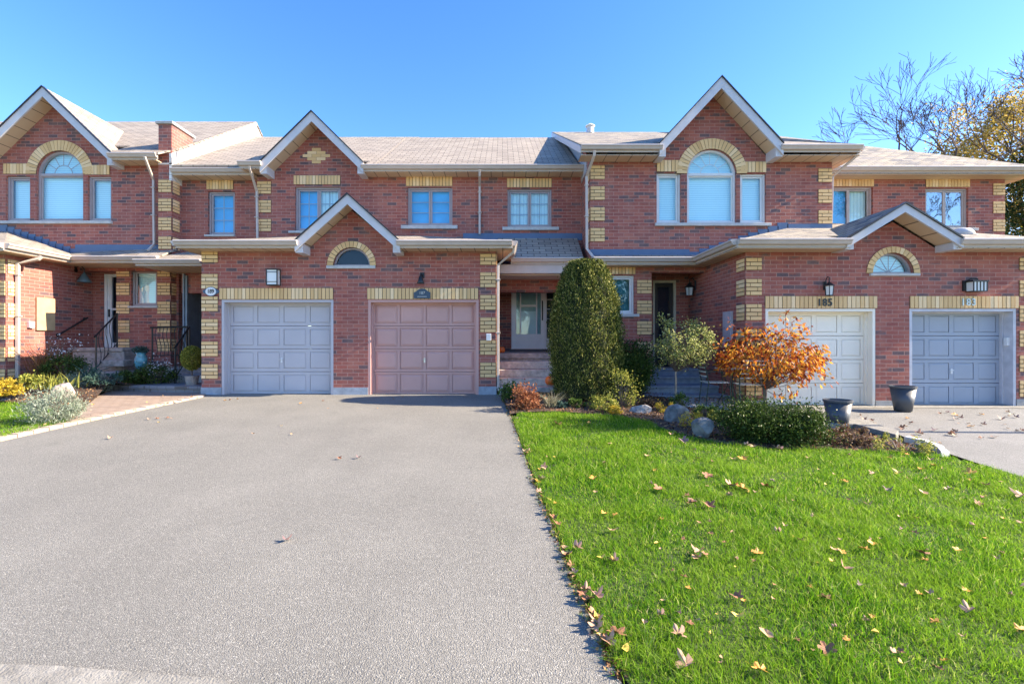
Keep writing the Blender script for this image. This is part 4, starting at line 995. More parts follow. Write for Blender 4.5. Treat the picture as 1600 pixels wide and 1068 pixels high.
slab('garage_roof', notched(GX, XN, ytop, gq_x - gqw + .05, XN + 9, YDG + .27, zr2) + [(XN, YD, hz + kr * dd), (GX + dd, YD, hz + kr * dd)], D, MSH2)
slab('garage_roof', [(GX, ytop, hz), (GX + dd, YD, hz + kr * dd), (GX, YD, hz + .02), (GX, 10.8, hz)], D, MSH2)
gutter(D, (GX, ytop), (gq_x - gqw + .06, ytop), (0, -1), hz + .01); gutter(D, (GX, ytop), (GX, 10.8), (-1, 0), hz + .01); gutter(D, (XD0 + .0, 10.8), (GX, 10.8), (0, -1), hz + .01)
slab('porch_roof', [(XD0 + .0, 10.8, hz), (GX + .02, 10.8, hz), (GX + .4, YD, hz + .13), (XD0, YD, hz + .13)], D, MSH2)
m = M().box(XD0, GX, YD - .013, YD, hz + .02, hz + .26)
for i in range(10):
    a = GX + dd * i / 10; z = hz + kr * dd * i / 10; m.box(a, a + dd / 10 + .02, YD - .012, YD, z - .05, z + .20)
m.box(GX + dd, XD1, YD - .012, YD, hz + kr * dd - .05, hz + kr * dd + .10)
m.build('flashing', MFL, D)
M().box(GX, gq_x - gqw + .1, ytop, YDG, zt, zt + .014).box(GX, xl, YDG, 10.8, zt, zt + .014).box(XD0, xl, 10.8, 12.1, zt, zt + .014).build('soffit', MSY, D)
gable(E, gq_x, gq_z, gq_x - gqw, gq_x + gqw, gqe, YDG, ytop - .02, (11.0, 9.0), rw=.13, shm=MSH2)
# entry recess of 185
YDD = 12.1
dr = (X(1020, YDD), X(1056, YDD), .30, Z(438, YDD))
wall('porch_wall', rect(XDp - .02, xl + .02, -.3, zt), [rect(*dr)], YDD, MB, D)
M().box(XDp - .2, XDp - .001, YD + .23, YDD + .02, -.3, zt).build('return_wall', MB, D)
m = M(); a, b, c, d = dr; m.box(b - .06, b, YDD - .01, YDD + .08, c, d).box(a, b - .06, YDD - .01, YDD + .08, d - .06, d).box(a, a + .05, YDD - .01, YDD + .08, c, d - .06); m.build('door_frame', plain('cream_door_frame', (.55, .50, .38), .5), D)
m = M(); m.box(a + .05, a + .14, YDD + .05, YDD + .09, c, d - .06).box(b - .15, b - .06, YDD + .05, YDD + .09, c, d - .06).box(a + .14, b - .15, YDD + .05, YDD + .09, c, c + .2).box(a + .14, b - .15, YDD + .05, YDD + .09, d - .16, d - .06)
for k in range(14):
    u = k / 14 * 2 * math.pi; v = (k + 1) / 14 * 2 * math.pi; mx_ = (a + b) / 2 - .04
    for zz in (1.0, 1.4, 1.8): m.tube([(mx_ + .08 * math.sin(u), YDD + .06, zz + .2 * math.cos(u)), (mx_ + .08 * math.sin(v), YDD + .06, zz + .2 * math.cos(v))], .006, 4)
fd_ = m.build('front_door', MBLK, D, label='black storm door with scrolled ironwork'); M().add([(a + .1, YDD + .075, c + .2), (b - .1, YDD + .075, c + .2), (b - .1, YDD + .075, d - .1), (a + .1, YDD + .075, d - .1)], [(0, 1, 2, 3)]).build('pane', MGLD, fd_)
M().box(a, b, YDD + .16, YDD + .18, c, d).build('dark_interior', MDARK, fd_); M().box(b - .12, b - .09, YDD + .02, YDD + .05, 1.25, 1.42).build('handle', MWHITE, fd_)
r = rp(1124, 1144, 487, 545, 10.1)
M().box(xl - .06, xl - .002, 9.75, 10.10, Z(543, 10), Z(487, 10)).build('meter_panel', plain('grey_meter_panel', (.46, .43, .46), .5), D, bevel=.006)
MST2 = plain('blue_grey_step', (.25, .30, .36), .85, .2, 9, .4)
for yf, zt_, xa in ((11.35, .50, 3.55), (11.0, .34, 3.3), (10.35, .18, 3.0), (9.85, .03, 2.85)):
    M().box(xa, xl - .01, yf, YDD - .01, zt_ - .05, zt_).box(xa + .02, xl - .012, yf + .03, YDD - .012, zt_ - .25, zt_ - .049).build('step', MST2, D, bevel=.01)
# ---------------- 183
XE1 = X(1570, YE)
w1, w2 = rp(1293, 1364, 292, 356, YE), rp(1446, 1513, 294, 356, YE)
wall('wall', rect(XD1 - .3, XE1, -.3, HZ - .18), [hole(w1), hole(w2)], YE, MB, E)
M().box(XE1 - .2, XE1 - .001, YE + .001, BACK + 1.8, -.3, HZ - .18).box(XD1, XE1 - .2, BACK + 1.6, BACK + 1.8, -.3, HZ - .18).build('side_wall', MB, E)
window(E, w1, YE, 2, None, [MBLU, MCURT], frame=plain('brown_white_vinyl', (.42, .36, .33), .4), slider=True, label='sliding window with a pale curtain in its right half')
window(E, w2, YE, 2, None, [MDARK, MDARK], frame=bpy.data.materials['brown_white_vinyl'], gl=m_glass('mirror_glass', (.6, .7, .75), .36), sill=(X(1440, YE), X(1526, YE), Z(361, YE), Z(356.5, YE)), slider=True, label='sliding window mirroring sky and branches')
lint(E, 1296, 1365, 275, 291.5, YE); lint(E, 1446, 1515, 277, 292.5, YE)
quoins(E, X(1551, YE), XE1, YE, [5.34 - .4825 * i for i in range(4)], 4, (XE1, .25, 1))
gutter(E, (XD1 + .1, HY + .03), (HX, HY + .03), (0, -1), HZ); gutter(E, (HX, HY + .03), (HX, 23), (1, 0), HZ)
M().box(XD1, HX, HY + .03, YE, HZ - .18, HZ - .165).box(XE1, HX, YE, 23, HZ - .18, HZ - .165).build('soffit', MSY, E)
slab('roof', [(6.5, HY, HZ + .02), (HX, HY, HZ + .02), (RX + .1, 17, 8.56), (6.5, 17, 8.56)], E, MSH2)
slab('roof', [(HX, HY, HZ + .02), (HX, 23.0, HZ + .02), (RX + .1, 17.6, 8.56), (RX + .1, 17, 8.56)], E, MSH2)
slab('roof', [(6.5, 17.0, 8.55), (RX + .1, 17, 8.55), (HX, 23.0, HZ + .02), (6.5, 23, HZ)], E, MSH2)
hix = gq_x + (gq_z - .18 - zt) / gqk
wall('garage_wall', [(XN, gzz(XN)), (gq_x, gzz(gq_x)), (hix, zt), (xr, zt), (xr, -.3), (gP[1], -.3), (gP[1], gP[3]), (gP[0], gP[3]), (gP[0], -.3), (XN, -.3), (XN, az), (aw[1], az)] + arc(awc, az, ar, 0, 90, 10)[1:], [], YDG, MB, E)
M().box(xr - .2, xr - .001, YDG + .001, 12.8, -.3, zt).build('side_wall', MB, E)
archwindow(E, aw[0], aw[1], az, az, YDG, MFR, MBL, MGL, small=True, label='half-round fanlight in the garage gable')
archring(E, awc, az, ar, ar + .12, YDG)
M().box(X(1358, YDG), X(1435, YDG), YDG - .05, YDG + .05, az - .05, az - .002).build('window_sill', MSILL, E, bevel=.005)
quoins(E, X(1592, YDG), xr, YDG, [2.75] + [2.32 - .4825 * i for i in range(5)], 4, (xr, .3, 1), 3)
lint(E, 1421, 1591, 462.5, 481.5, YDG)
garage_door(E, gP[0], gP[1], -.16, gP[3], YDG, MG4, .24, 'steel', 'blue-grey sectional door', plain('pale_grey_jamb', (.52, .52, .56), .5))
M().box(XN, gP[0], YDG - .012, YDG + .03, -.16, .02).box(gP[1], xr + .012, YDG - .012, YDG + .03, -.16, .03).build('foundation', MCONC, E)
dE = YE - ytop; xrg = xr + .35
slab('garage_roof', notched(XN, xrg, ytop, XN - 9, gq_x + gqw - .05, YDG + .27, zr2) + [(xrg - 2, YE, zr2(YE)), (XN, YE, zr2(YE))], E, MSH2)
slab('garage_roof', [(xrg, ytop, hz), (xrg, YE, hz), (xrg - 2, YE, zr2(YE))], E, MSH2)
gutter(E, (gq_x + gqw - .06, ytop), (xrg, ytop), (0, -1), hz + .01); gutter(E, (xrg, ytop), (xrg, YE), (1, 0), hz + .01)
M().box(gq_x + gqw - .1, xrg, ytop, YDG, zt, zt + .014).box(xr, xrg, YDG, YE, zt, zt + .014).build('soffit', MSX, E)
M().box(X(1571, YDG + .1), X(1579, YDG + .1), YDG + .07, YDG + .14, Z(540, YDG), Z(527, YDG)).build('keypad', MWHITE, E, bevel=.006)
t = thing('roof_vent', 'low curved grey vent on the roof over the right garage gable', 'roof vent', (X(1500, 10), 10, 3.3))
M().lathe([(.2, 0), (.2, .05), (.14, .13), (.05, .16)], (X(1503, 10), 10.0, 3.34), 16).build('hood', MSILL, t, smooth=True)
M().lathe([(.24, 0), (.24, .02)], (X(1503, 10), 10.0, 3.32), 16).build('flange', MSILL, t)

# ================================================================== wall lamps, signs, numbers
def box_lantern():
    t = thing('wall_lamp', 'square black-framed lantern with white glass above the 189 garage', 'lamp', (X(430, YG), YG, Z(446, YG)))
    a, b, c, d = rp(421.5, 439, 423, 445.5, YG); y0 = YG - .17
    m = M(); tt = .018
    for xx in (a, b - tt):
        for yy in (y0, YG - .03): m.box(xx, xx + tt, yy, yy + tt, c, d)
    m.box(a - .01, b + .01, y0 - .01, YG, d, d + .02).box(a, b, y0, YG - .01, c - .015, c).box(a + tt, b - tt, y0 + .002, y0 + .012, c + .05, c + .062).box(a + tt, b - tt, y0 + .002, y0 + .012, d - .055, d - .043)
    m.box(a + .03, b - .03, YG - .02, YG - .001, c + .01, d - .01)
    m.build('frame', MBLK, t); M().box(a + .012, b - .012, y0 + .012, YG - .03, c, d - .001).build('glass', plain('milky_glass', (.75, .76, .74), .25, .02), t)
box_lantern()
def spot_lamp():
    t = thing('wall_lamp', 'small black downward spotlight above the mauve garage door', 'lamp', (X(659, YG), YG, Z(446, YG)))
    x = X(659, YG); z = Z(444, YG)
    M().lathe([(.075, 0), (.08, .01), (.055, .07), (.04, .13), (.03, .15), (.01, .155)], (x, YG - .13, z), 16).build('shade', MBLK, t, smooth=True)
    M().tube([(x, YG - .13, z + .14), (x + .005, YG - .10, z + .20), (x + .01, YG, z + .19)], .02, 8).build('arm', MBLK, t)
    M().box(x - .04, x + .06, YG - .02, YG - .001, z + .13, z + .25).build('back_plate', MBLK, t, bevel=.008)
spot_lamp()
def coach_lantern(px, py0, py1, Y, label, wide=1.0, facing='front', xw=None):
    x = X(px, Y) if xw is None else xw; zb, zt = Z(py1, Y), Z(py0, Y); h = zt - zb
    t = thing('wall_lamp', label, 'lamp', (x, Y, zb), 'black lanterns beside the 185 and 183 doors')
    yc = Y - .13; r = .075 * wide
    gz0, gz1 = zb + h * .04, zb + h * .52
    M().lathe([(r * .82, 0), (r, gz1 - gz0)], (x, yc, gz0), 6).build('glass', plain('milky_glass2', (.6, .62, .62), .2, .02), t)
    m = M()
    for j in range(6):
        a = 2 * math.pi * j / 6; m.tube([(x + r * .84 * math.cos(a), yc + r * .84 * math.sin(a), gz0), (x + r * 1.02 * math.cos(a), yc + r * 1.02 * math.sin(a), gz1)], .007, 4)
    m.lathe([(r * .6, 0), (r * .9, .012), (r * .9, .02)], (x, yc, gz0 - .02), 6); m.build('cage', MBLK, t)
    M().lathe([(r * 1.25, 0), (r * 1.2, .012), (r * .6, h * .14), (r * .2, h * .2), (.008, h * .24)], (x, yc, gz1), 12).build('cap', MBLK, t)
    m = M(); pts = [(x, yc, gz1 + h * .22), (x, yc - .0, zt - .01), (x, yc + .05, zt + .01), (x, yc + .09, zt - .04), (x, Y - .02, zb + h * .55)]; m.tube(pts, .010, 6); m.build('bracket', MBLK, t)
    M().box(x - .035, x + .035, Y - .02, Y - .001, zb + h * .35, zb + h * .8).build('back_plate', MBLK, t, bevel=.01)
coach_lantern(1288.5, 434, 463, YDG, 'black coach lantern above the number 185 on the brick lintel')
# lantern on the side wall by the 185 door
def side_lantern():
    y = 11.65; x = xl - .0; z0 = Z(461, y)
    t = thing('wall_lamp', 'black lantern on the shaded side wall beside the dark 185 front door', 'lamp', (x, y, z0), 'black lanterns beside the 185 and 183 doors')
    c = (x - .15, y, z0)
    M().lathe([(.075, 0), (.095, .18)], c, 6).build('glass', bpy.data.materials['milky_glass2'], t)
    m = M()
    for j in range(6):
        a = 2 * math.pi * j / 6; m.tube([(c[0] + .078 * math.cos(a), y + .078 * math.sin(a), z0), (c[0] + .097 * math.cos(a), y + .097 * math.sin(a), z0 + .18)], .008, 4)
    m.build('cage', MBLK, t)
    M().lathe([(.12, 0), (.11, .02), (.05, .08), (.01, .13)], (c[0], y, z0 + .18), 12).build('cap', MBLK, t)
    M().tube([(c[0], y, z0 + .3), (c[0], y, z0 + .38), (c[0] + .08, y, z0 + .42), (x - .01, y, z0 + .3)], .011, 6).build('bracket', MBLK, t); M().box(x - .02, x - .001, y - .04, y + .04, z0 + .12, z0 + .36).build('back_plate', MBLK, t, bevel=.008)
side_lantern()
def triple_lantern():
    t = thing('wall_lamp', 'wide black lantern with three striped panes above the number 183', 'lamp', (X(1517, YDG), YDG, Z(456, YDG)))
    a, b, c, d = rp(1507, 1529, 440, 455.5, YDG); y0 = YDG - .18
    M().box(a + .01, b - .01, y0 + .01, YDG - .03, c, d - .02).build('glass', bpy.data.materials['milky_glass'], t)
    m = M(); m.box(a - .015, b + .015, y0 - .01, YDG - .01, d - .02, d + .01).box(a, b, y0, YDG - .02, c - .012, c)
    for k in range(5):
        xx = a + (b - a - .016) * k / 4; m.box(xx, xx + .018, y0, y0 + .012, c, d - .02)
    m.build('cage', MBLK, t)
    m = M(); m.box(X(1503, YDG), X(1510, YDG), YDG - .03, YDG - .001, c + .01, d + .02); m.tube([(X(1507, YDG), YDG - .02, d), (X(1510, YDG), YDG - .1, d + .05), (X(1518, YDG), YDG - .12, d + .04), (X(1518, YDG), YDG - .12, d)], .012, 6); m.build('bracket', MBLK, t)
triple_lantern()
# house number signs
MNAVY = plain('navy_enamel', (.02, .05, .09), .35, .1)
def oval_sign():
    cx, cz = X(331, YG), Z(455.5, YG); t = thing('house_number_sign', 'oval white sign reading 189 on a dark blue plate by the left garage', 'sign', (cx, YG - .02, cz))
    m = M(); q = []
    for i in range(40):
        a = 2 * math.pi * i / 40; rx, rz = .115, .10
        if abs(math.cos(a)) > .75: rx = .175
        q.append((cx + rx * math.cos(a), YG - .035, cz + rz * math.sin(a) * (1 if abs(math.cos(a)) < .75 else .62)))
    m.prism(q, (0, .014, 0)); m.build('plate', plain('blue_plate', (.05, .10, .17), .4), t)
    M().prism([(cx + .112 * math.cos(2 * math.pi * i / 32), YG - .042, cz + .088 * math.sin(2 * math.pi * i / 32)) for i in range(32)], (0, .009, 0)).build('oval', MWHITE, t)
    text(t, '189', cx, cz, YG - .046, .115, MBLK, depth=.002, xs=.85, font_off=.002)
oval_sign()
def plaque():
    cx, cz = X(660, YG), Z(459.5, YG); t = thing('house_number_sign', 'dark arched plaque reading 187 over the mauve garage door', 'sign', (cx, YG - .03, cz))
    q = [(cx - .175, -.095), (cx + .175, -.095), (cx + .175, .03), (cx + .155, .045), (cx + .135, .05)] + [(cx + .105 * math.cos(R(a)), .055 + .06 * math.sin(R(a))) for a in range(20, 161, 14)] + [(cx - .135, .05), (cx - .155, .045), (cx - .175, .03)]
    M().prism([(a, YG - .045, cz + b) for a, b in q], (0, .02, 0)).build('plate', MNAVY, t, bevel=.003)
    gold = plain('pale_lettering', (.5, .5, .45), .4)
    text(t, '187', cx, cz + .02, YG - .048, .085, gold, depth=.002)
    M().box(cx - .10, cx + .10, YG - .048, YG - .0455, cz - .060, cz - .048).build('underline', gold, t)
plaque()
def numbers(s_, px, py, Y, size, mat, label):
    t = thing('house_number', label, 'house number', (X(px, Y), Y - .03, Z(py, Y)))
    for k, ch in enumerate(s_):
        text(t, ch, X(px + (k - 1) * 8.3, Y), Z(py, Y), Y - .034, size, mat, name='digit', depth=.006, font_off=.004, xs=.95)
numbers('185', 1287, 473, YDG, .195, MBLK, 'black house number 185 on the buff brick lintel')
numbers('183', 1510.5, 472.5, YDG, .185, plain('blue_grey_metal_digit', (.30, .36, .42), .3, metal=.6), 'silvery blue house number 183 on the buff lintel at right')

# ================================================================== plants
nr = np.random.default_rng(7)
def leaves(name, c, L, W, mat, parent=None, up=None, spread=1.0, fold=.15, origin=None):
    """one small folded rhombus per point of c; `up` gives each leaf's preferred direction"""
    n = len(c); u = nr.normal(size=(n, 3)) * spread
    if up is not None: u = u + up
    u /= np.linalg.norm(u, axis=1, keepdims=True) + 1e-9
    v = np.cross(u, nr.normal(size=(n, 3))); v /= np.linalg.norm(v, axis=1, keepdims=True) + 1e-9
    nn = np.cross(u, v)
    L = (L * nr.uniform(.7, 1.3, n))[:, None]; W = (W * nr.uniform(.7, 1.3, n))[:, None]
    V = np.stack([c - u * L / 2, c + v * W / 2 + nn * W * fold, c + u * L / 2 + nn * L * fold * .6, c - v * W / 2 + nn * W * fold], 1).reshape(-1, 3)
    k = np.arange(n)[:, None] * 4
    Fc = np.concatenate([k + np.array([[0, 1, 2]]), k + np.array([[0, 2, 3]])], 0)
    return npmesh(name, V, Fc, mat, parent, origin)
def blob(n, c, r, shell=.55, lumps=None):
    """points through the outer part of an ellipsoid"""
    d = nr.normal(size=(n, 3)); d /= np.linalg.norm(d, axis=1, keepdims=True)
    rad = (shell + (1 - shell) * nr.random(n) ** .7)[:, None]
    return np.array(c) + d * rad * np.array(r), d
def clumps(n, c, r, k, cr, seed_shell=.5, zmin=None):
    """k leaf clumps spread in an ellipsoid -> uneven outline with gaps"""
    cc, d = blob(k, c, r, seed_shell)
    idx = nr.integers(0, k, n); rr = cr * nr.uniform(.6, 1.3, k)
    p = cc[idx] + nr.normal(size=(n, 3)) * rr[idx][:, None] * .5
    if zmin is not None: p[:, 2] = np.maximum(p[:, 2], zmin + nr.random(n) * .03)
    return p, cc
def blades(name, base, H, W, mat, lean=.35, parent=None, out=None, segs=2, origin=None):
    """grass-like blades: base (n,3), heights H"""
    n = len(base); a = nr.uniform(0, 2 * np.pi, n); l_ = nr.normal(size=(n, 2)) * lean
    if out is not None: l_ = l_ + out
    s = np.stack([np.cos(a), np.sin(a), np.zeros(n)], 1) * (np.asarray(W) * .5 * nr.uniform(.7, 1.3, n))[:, None]
    H = H * np.ones(n); V = []
    z = lambda f: np.stack([l_[:, 0] * H * f * f, l_[:, 1] * H * f * f, H * f * (1 - .18 * f * np.minimum(np.hypot(l_[:, 0], l_[:, 1]), 2))], 1)
    m1 = z(.5); tp = z(1.0)
    V = np.stack([base - s, base + s, base + m1 - s * .75, base + m1 + s * .75, base + tp], 1).reshape(-1, 3)
    k = np.arange(n)[:, None] * 5
    Fc = np.concatenate([k + np.array([[0, 1, 3]]), k + np.array([[0, 3, 2]]), k + np.array([[2, 3, 4]])], 0)
    return npmesh(name, V, Fc, mat, parent, origin)
def pinside(x, y, poly):
    c = np.zeros(len(x), bool); n = len(poly)
    for i in range(n):
        (ax, ay), (bx, by) = poly[i][:2], poly[(i + 1) % n][:2]
        if ay == by: continue
        t = (ay > y) != (by > y); c ^= t & (x < (bx - ax) * (y - ay) / (by - ay) + ax)
    return c
def gv(x, y):
    t = np.clip((x - 1.2) / 3.3, 0, 1); return -.035 * (10.2 - np.clip(y, -6, 12)) - .085 * t * t * (3 - 2 * t)
MGR = m_leaf('grass_blade', [(0, (.018, .075, .004)), (.28, (.065, .20, .008)), (.6, (.17, .36, .015)), (.88, (.32, .48, .03)), (.95, (.44, .50, .08)), (1, (.66, .60, .30))], .5, .5, .5, (.24, .38, .03), 1.5)
def lawn_grass(poly, label_, cams, dens0, name='grass'):
    pts = []
    for y0 in np.arange(.6, 9.6, .4):
        dens = dens0 * min(1, (2.6 / max(y0, 1.6)) ** 1.15)
        xa, xb = cams(y0)
        n = int(dens * .4 * max(0, xb - xa)); x = nr.uniform(xa, xb, n); y = nr.uniform(y0, y0 + .4, n)
        pts.append(np.stack([x, y], 1))
    p = np.concatenate(pts); p = p[pinside(p[:, 0], p[:, 1], poly)]
    p = p + nr.normal(size=p.shape) * .018; b = np.stack([p[:, 0], p[:, 1], gv(p[:, 0], p[:, 1]) + .018], 1)
    tuft = np.sin(p[:, 0] * 5.1 + 2 * np.sin(p[:, 1] * 3.3)) * np.sin(p[:, 1] * 4.7 + 1.5 * np.sin(p[:, 0] * 2.9))
    H = (.038 + .017 * tuft) * nr.uniform(.4, 1.6, len(b)) ; W = .0031 + .00075 * np.maximum(p[:, 1] - 1.5, 0) ** 1.0
    o = blades(name, b, H * (1 + .03 * p[:, 1]), W, MGR, .55, out=np.array([[-.12, .05]])); tag(o, label_, 'grass', kind='stuff'); return o
lawn_grass(lawnR, 'bright green mown lawn right of the grey driveway', lambda y: (-.4, y * 1.16 + .8), 14000)
lawn_grass(lawnL, 'small wedge of green lawn left of the paver walkway', lambda y: (min(-y * 1.2 - 1.2, -5.6), -5.5), 9000)

def px_at(px, py, dz=0): x, y = gp(px, py, dz); return x, y
# ---- conical evergreen shrub
ML_CON = m_leaf('juniper_foliage', [(0, (.012, .026, .008)), (.45, (.065, .09, .018)), (.78, (.19, .21, .04)), (1, (.52, .47, .15))], .25, .55)
def cone_shrub():
    x, y, z = X(915, 9.35), 9.35, g(1.6, 9.35) + .05; Hh = Z(409, 9.35) - z
    t = thing('conical_evergreen', 'tall bullet-shaped evergreen shrub in front of the 187 entrance', 'shrub', (x, y, z))
    def prof(u):
        return .675 * np.clip(np.where(u < .42, .84 + .16 * np.sin(np.clip(u / .42, 0, 1) * np.pi / 2), np.cos(np.clip((u - .42) / .64, 0, 1) * np.pi / 2) ** .48), 0, 1)
    n = 52000; u = nr.random(n) ** .9; a = nr.uniform(0, 2 * np.pi, n)
    lump = 1 + .045 * np.sin(a * 9 + 4 * np.sin(u * 9)) + .045 * np.sin(a * 17 + u * 23) + .03 * np.sin(u * 31 + a * 5)
    r = prof(u) * lump * (1 - .20 * nr.random(n) ** 1.6) + nr.exponential(.018, n)
    c = np.stack([x + r * np.cos(a), y + r * np.sin(a), z + .05 + u * (Hh - .03)], 1)
    up = np.stack([np.cos(a) * .5, np.sin(a) * .5, np.full(n, 1.5)], 1)
    leaves('crown', c, .048, .015, ML_CON, t, up=up, spread=.75)
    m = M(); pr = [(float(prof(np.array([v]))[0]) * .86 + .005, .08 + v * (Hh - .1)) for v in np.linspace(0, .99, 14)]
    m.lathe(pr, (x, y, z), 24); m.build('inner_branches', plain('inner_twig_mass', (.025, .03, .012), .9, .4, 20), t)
    M().tube([(x, y, z - .1), (x, y, z + .5)], .05, 8).build('trunk', MBARK, t)
cone_shrub()

# ---- trees
def branch_skeleton(m, p, d, L, r, depth, rng, spread=.6, tips=None, up=.15, nsub=(2, 3), shrink=.72, minr=.006):
    k = 4; pts = [p]; dd = d.normalized(); rs = [r]
    for i in range(k):
        dd = (dd + Vector((rng.gauss(0, .12), rng.gauss(0, .12), rng.gauss(0, .08) + up * .25))).normalized()
        pts.append(pts[-1] + dd * L / k); rs.append(max(minr, r * (1 - .45 * (i + 1) / k)))
    m.tube(pts, rs, 6 if r > .04 else 4, False)
    if tips is not None: tips.append(pts[-1]); tips.append(pts[-2])
    if depth <= 0: return
    for j in range(rng.randint(*nsub) + 1):
        q = pts[rng.randint(2, k)] if j else pts[-1]
        ax = Vector((rng.gauss(0, 1), rng.gauss(0, 1), rng.gauss(0, .5))); ax = (ax - dd * ax.dot(dd)).normalized()
        nd = (dd + ax * spread * rng.uniform(.6, 1.3)).normalized()
        branch_skeleton(m, q, nd, L * shrink * rng.uniform(.75, 1.15), rs[-1] * rng.uniform(.7, .95), depth - 1, rng, spread, tips, up, nsub, shrink, minr)
def bare_tree(px, pyb, pyt, Y, label, seed, lean=(0, 0), L=2.6, depth=6, r=.17):
    x, zt = X(px, Y), Z(pyt, Y); t = thing('bare_tree', label, 'tree', (x, Y, g(x, 12)), 'bare trees rising behind the right houses')
    zb = Z(pyb, Y) - 1.0; base = Vector((x, Y, g(x, 12))); rng = random.Random(seed)
    fork = Vector((x + lean[0] * .3, Y, zb))
    M().tube([base - Vector((0, 0, .2)), base + (fork - base) * .5 + Vector((.06, 0, 0)), fork], [r * 1.35, r * 1.1, r], 10).build('trunk', MBARKD, t)
    for k in range(4):
        m = M(); a = rng.uniform(-.2, .2) + (k - 1.5) * .62
        branch_skeleton(m, fork, Vector((math.sin(a) + lean[0], rng.uniform(-.3, .3), math.cos(a) * 1.1)), L * rng.uniform(.8, 1.1), r * .6, depth, rng, .46, None, .10, (1, 2), .80, .008)
        m.build('limb', MBARKD, t)
bare_tree(1412, 245, 118, 24, 'bare leafless tree above the roof left of the autumn tree', 3, (-.15, 0), 1.62, 5, .11)
bare_tree(1484, 250, 95, 22.5, 'bare leafless tree in front of the autumn-coloured tree', 11, (.1, 0), 1.9, 5, .12)
bare_tree(1610, 240, 95, 23, 'bare leafless tree at the right edge of the photo', 23, (-.2, 0), 1.85, 5, .11)
def leafy_tree(x, y, zc, r, label, mats, seed, nleaf=26000, k=150, cr=.95, L=.17, name='autumn_tree', grp=None, trunk_r=.28):
    t = thing(name, label, 'tree', (x, y, g(x, 12)), grp); rng = random.Random(seed)
    base = Vector((x, y, g(x, 12) - .2)); fork = Vector((x + .2, y, zc - r[2] * .75))
    M().tube([base, (base + fork) / 2 + Vector((.1, 0, 0)), fork], [trunk_r * 1.3, trunk_r, trunk_r * .8], 10).build('trunk', MBARKD, t)
    for j in range(6):
        m = M(); a = j * 1.05; branch_skeleton(m, fork, Vector((math.cos(a) * .8, math.sin(a) * .8, 1.2)), r[2] * .62, trunk_r * .5, 3, rng, .6, None, .1, (1, 2), .75, .02); m.build('limb', MBARKD, t)
    c, cc = clumps(nleaf, (x, y, zc), r, k, cr, .45)
    leaves('crown', c, L, L * .62, mats, t, spread=1.0)
ML_AUT = m_leaf('autumn_foliage', [(0, (.12, .10, .04)), (.3, (.28, .20, .07)), (.55, (.42, .27, .12)), (.8, (.58, .43, .16)), (.93, (.70, .62, .10)), (1, (.68, .28, .07))], .5, .6, .5, (.60, .45, .06), .5)
ML_DG = m_leaf('dark_green_foliage', [(0, (.015, .03, .01)), (.5, (.04, .07, .02)), (1, (.10, .12, .03))], .25, .6)
leafy_tree(X(1600, 27), 27, Z(266, 27), (5.5, 3.6, 4.5), 'broad tree with thinning yellow and brown leaves behind the right house', ML_AUT, 4, 34000, 300, .9, .15)
leafy_tree(2.6, -15, 5.6, (2.3, 2.0, 2.6), 'round autumn tree across the street, mirrored in the 187 door', ML_AUT, 31, 5000, 60, .8, .24, 'autumn_tree', 'trees across the street', .14)
leafy_tree(10.0, -15.5, 4.8, (2.6, 2.0, 2.8), 'green tree across the street, mirrored in the ground-floor window', ML_DG, 32, 5000, 60, .8, .24, 'street_tree', 'trees across the street', .14)
leafy_tree(X(1650, 24), 24, Z(350, 24), (2.9, 2.5, 4.4), 'dark evergreen tree past the right end of the row', ML_DG, 8, 16000, 110, .8, .15, 'evergreen_tree')

def far_bare():
    t = thing('bare_tree', 'bare tree across the street, mirrored in the far right upper window', 'tree', (37, -15, -.6), 'trees across the street'); rng = random.Random(6)
    M().tube([(37, -15, -.8), (37.1, -15, 3), (37, -15, 7)], [.3, .25, .2], 8).build('trunk', MBARKD, t)
    for k in range(4):
        m = M(); branch_skeleton(m, Vector((37, -15, 6.5 + .2 * k)), Vector((rng.gauss(0, .6), rng.gauss(0, .4), 1)), 3.0, .13, 5, rng, .55, None, .1, (1, 2), .76, .02); m.build('limb', MBARKD, t)
far_bare()
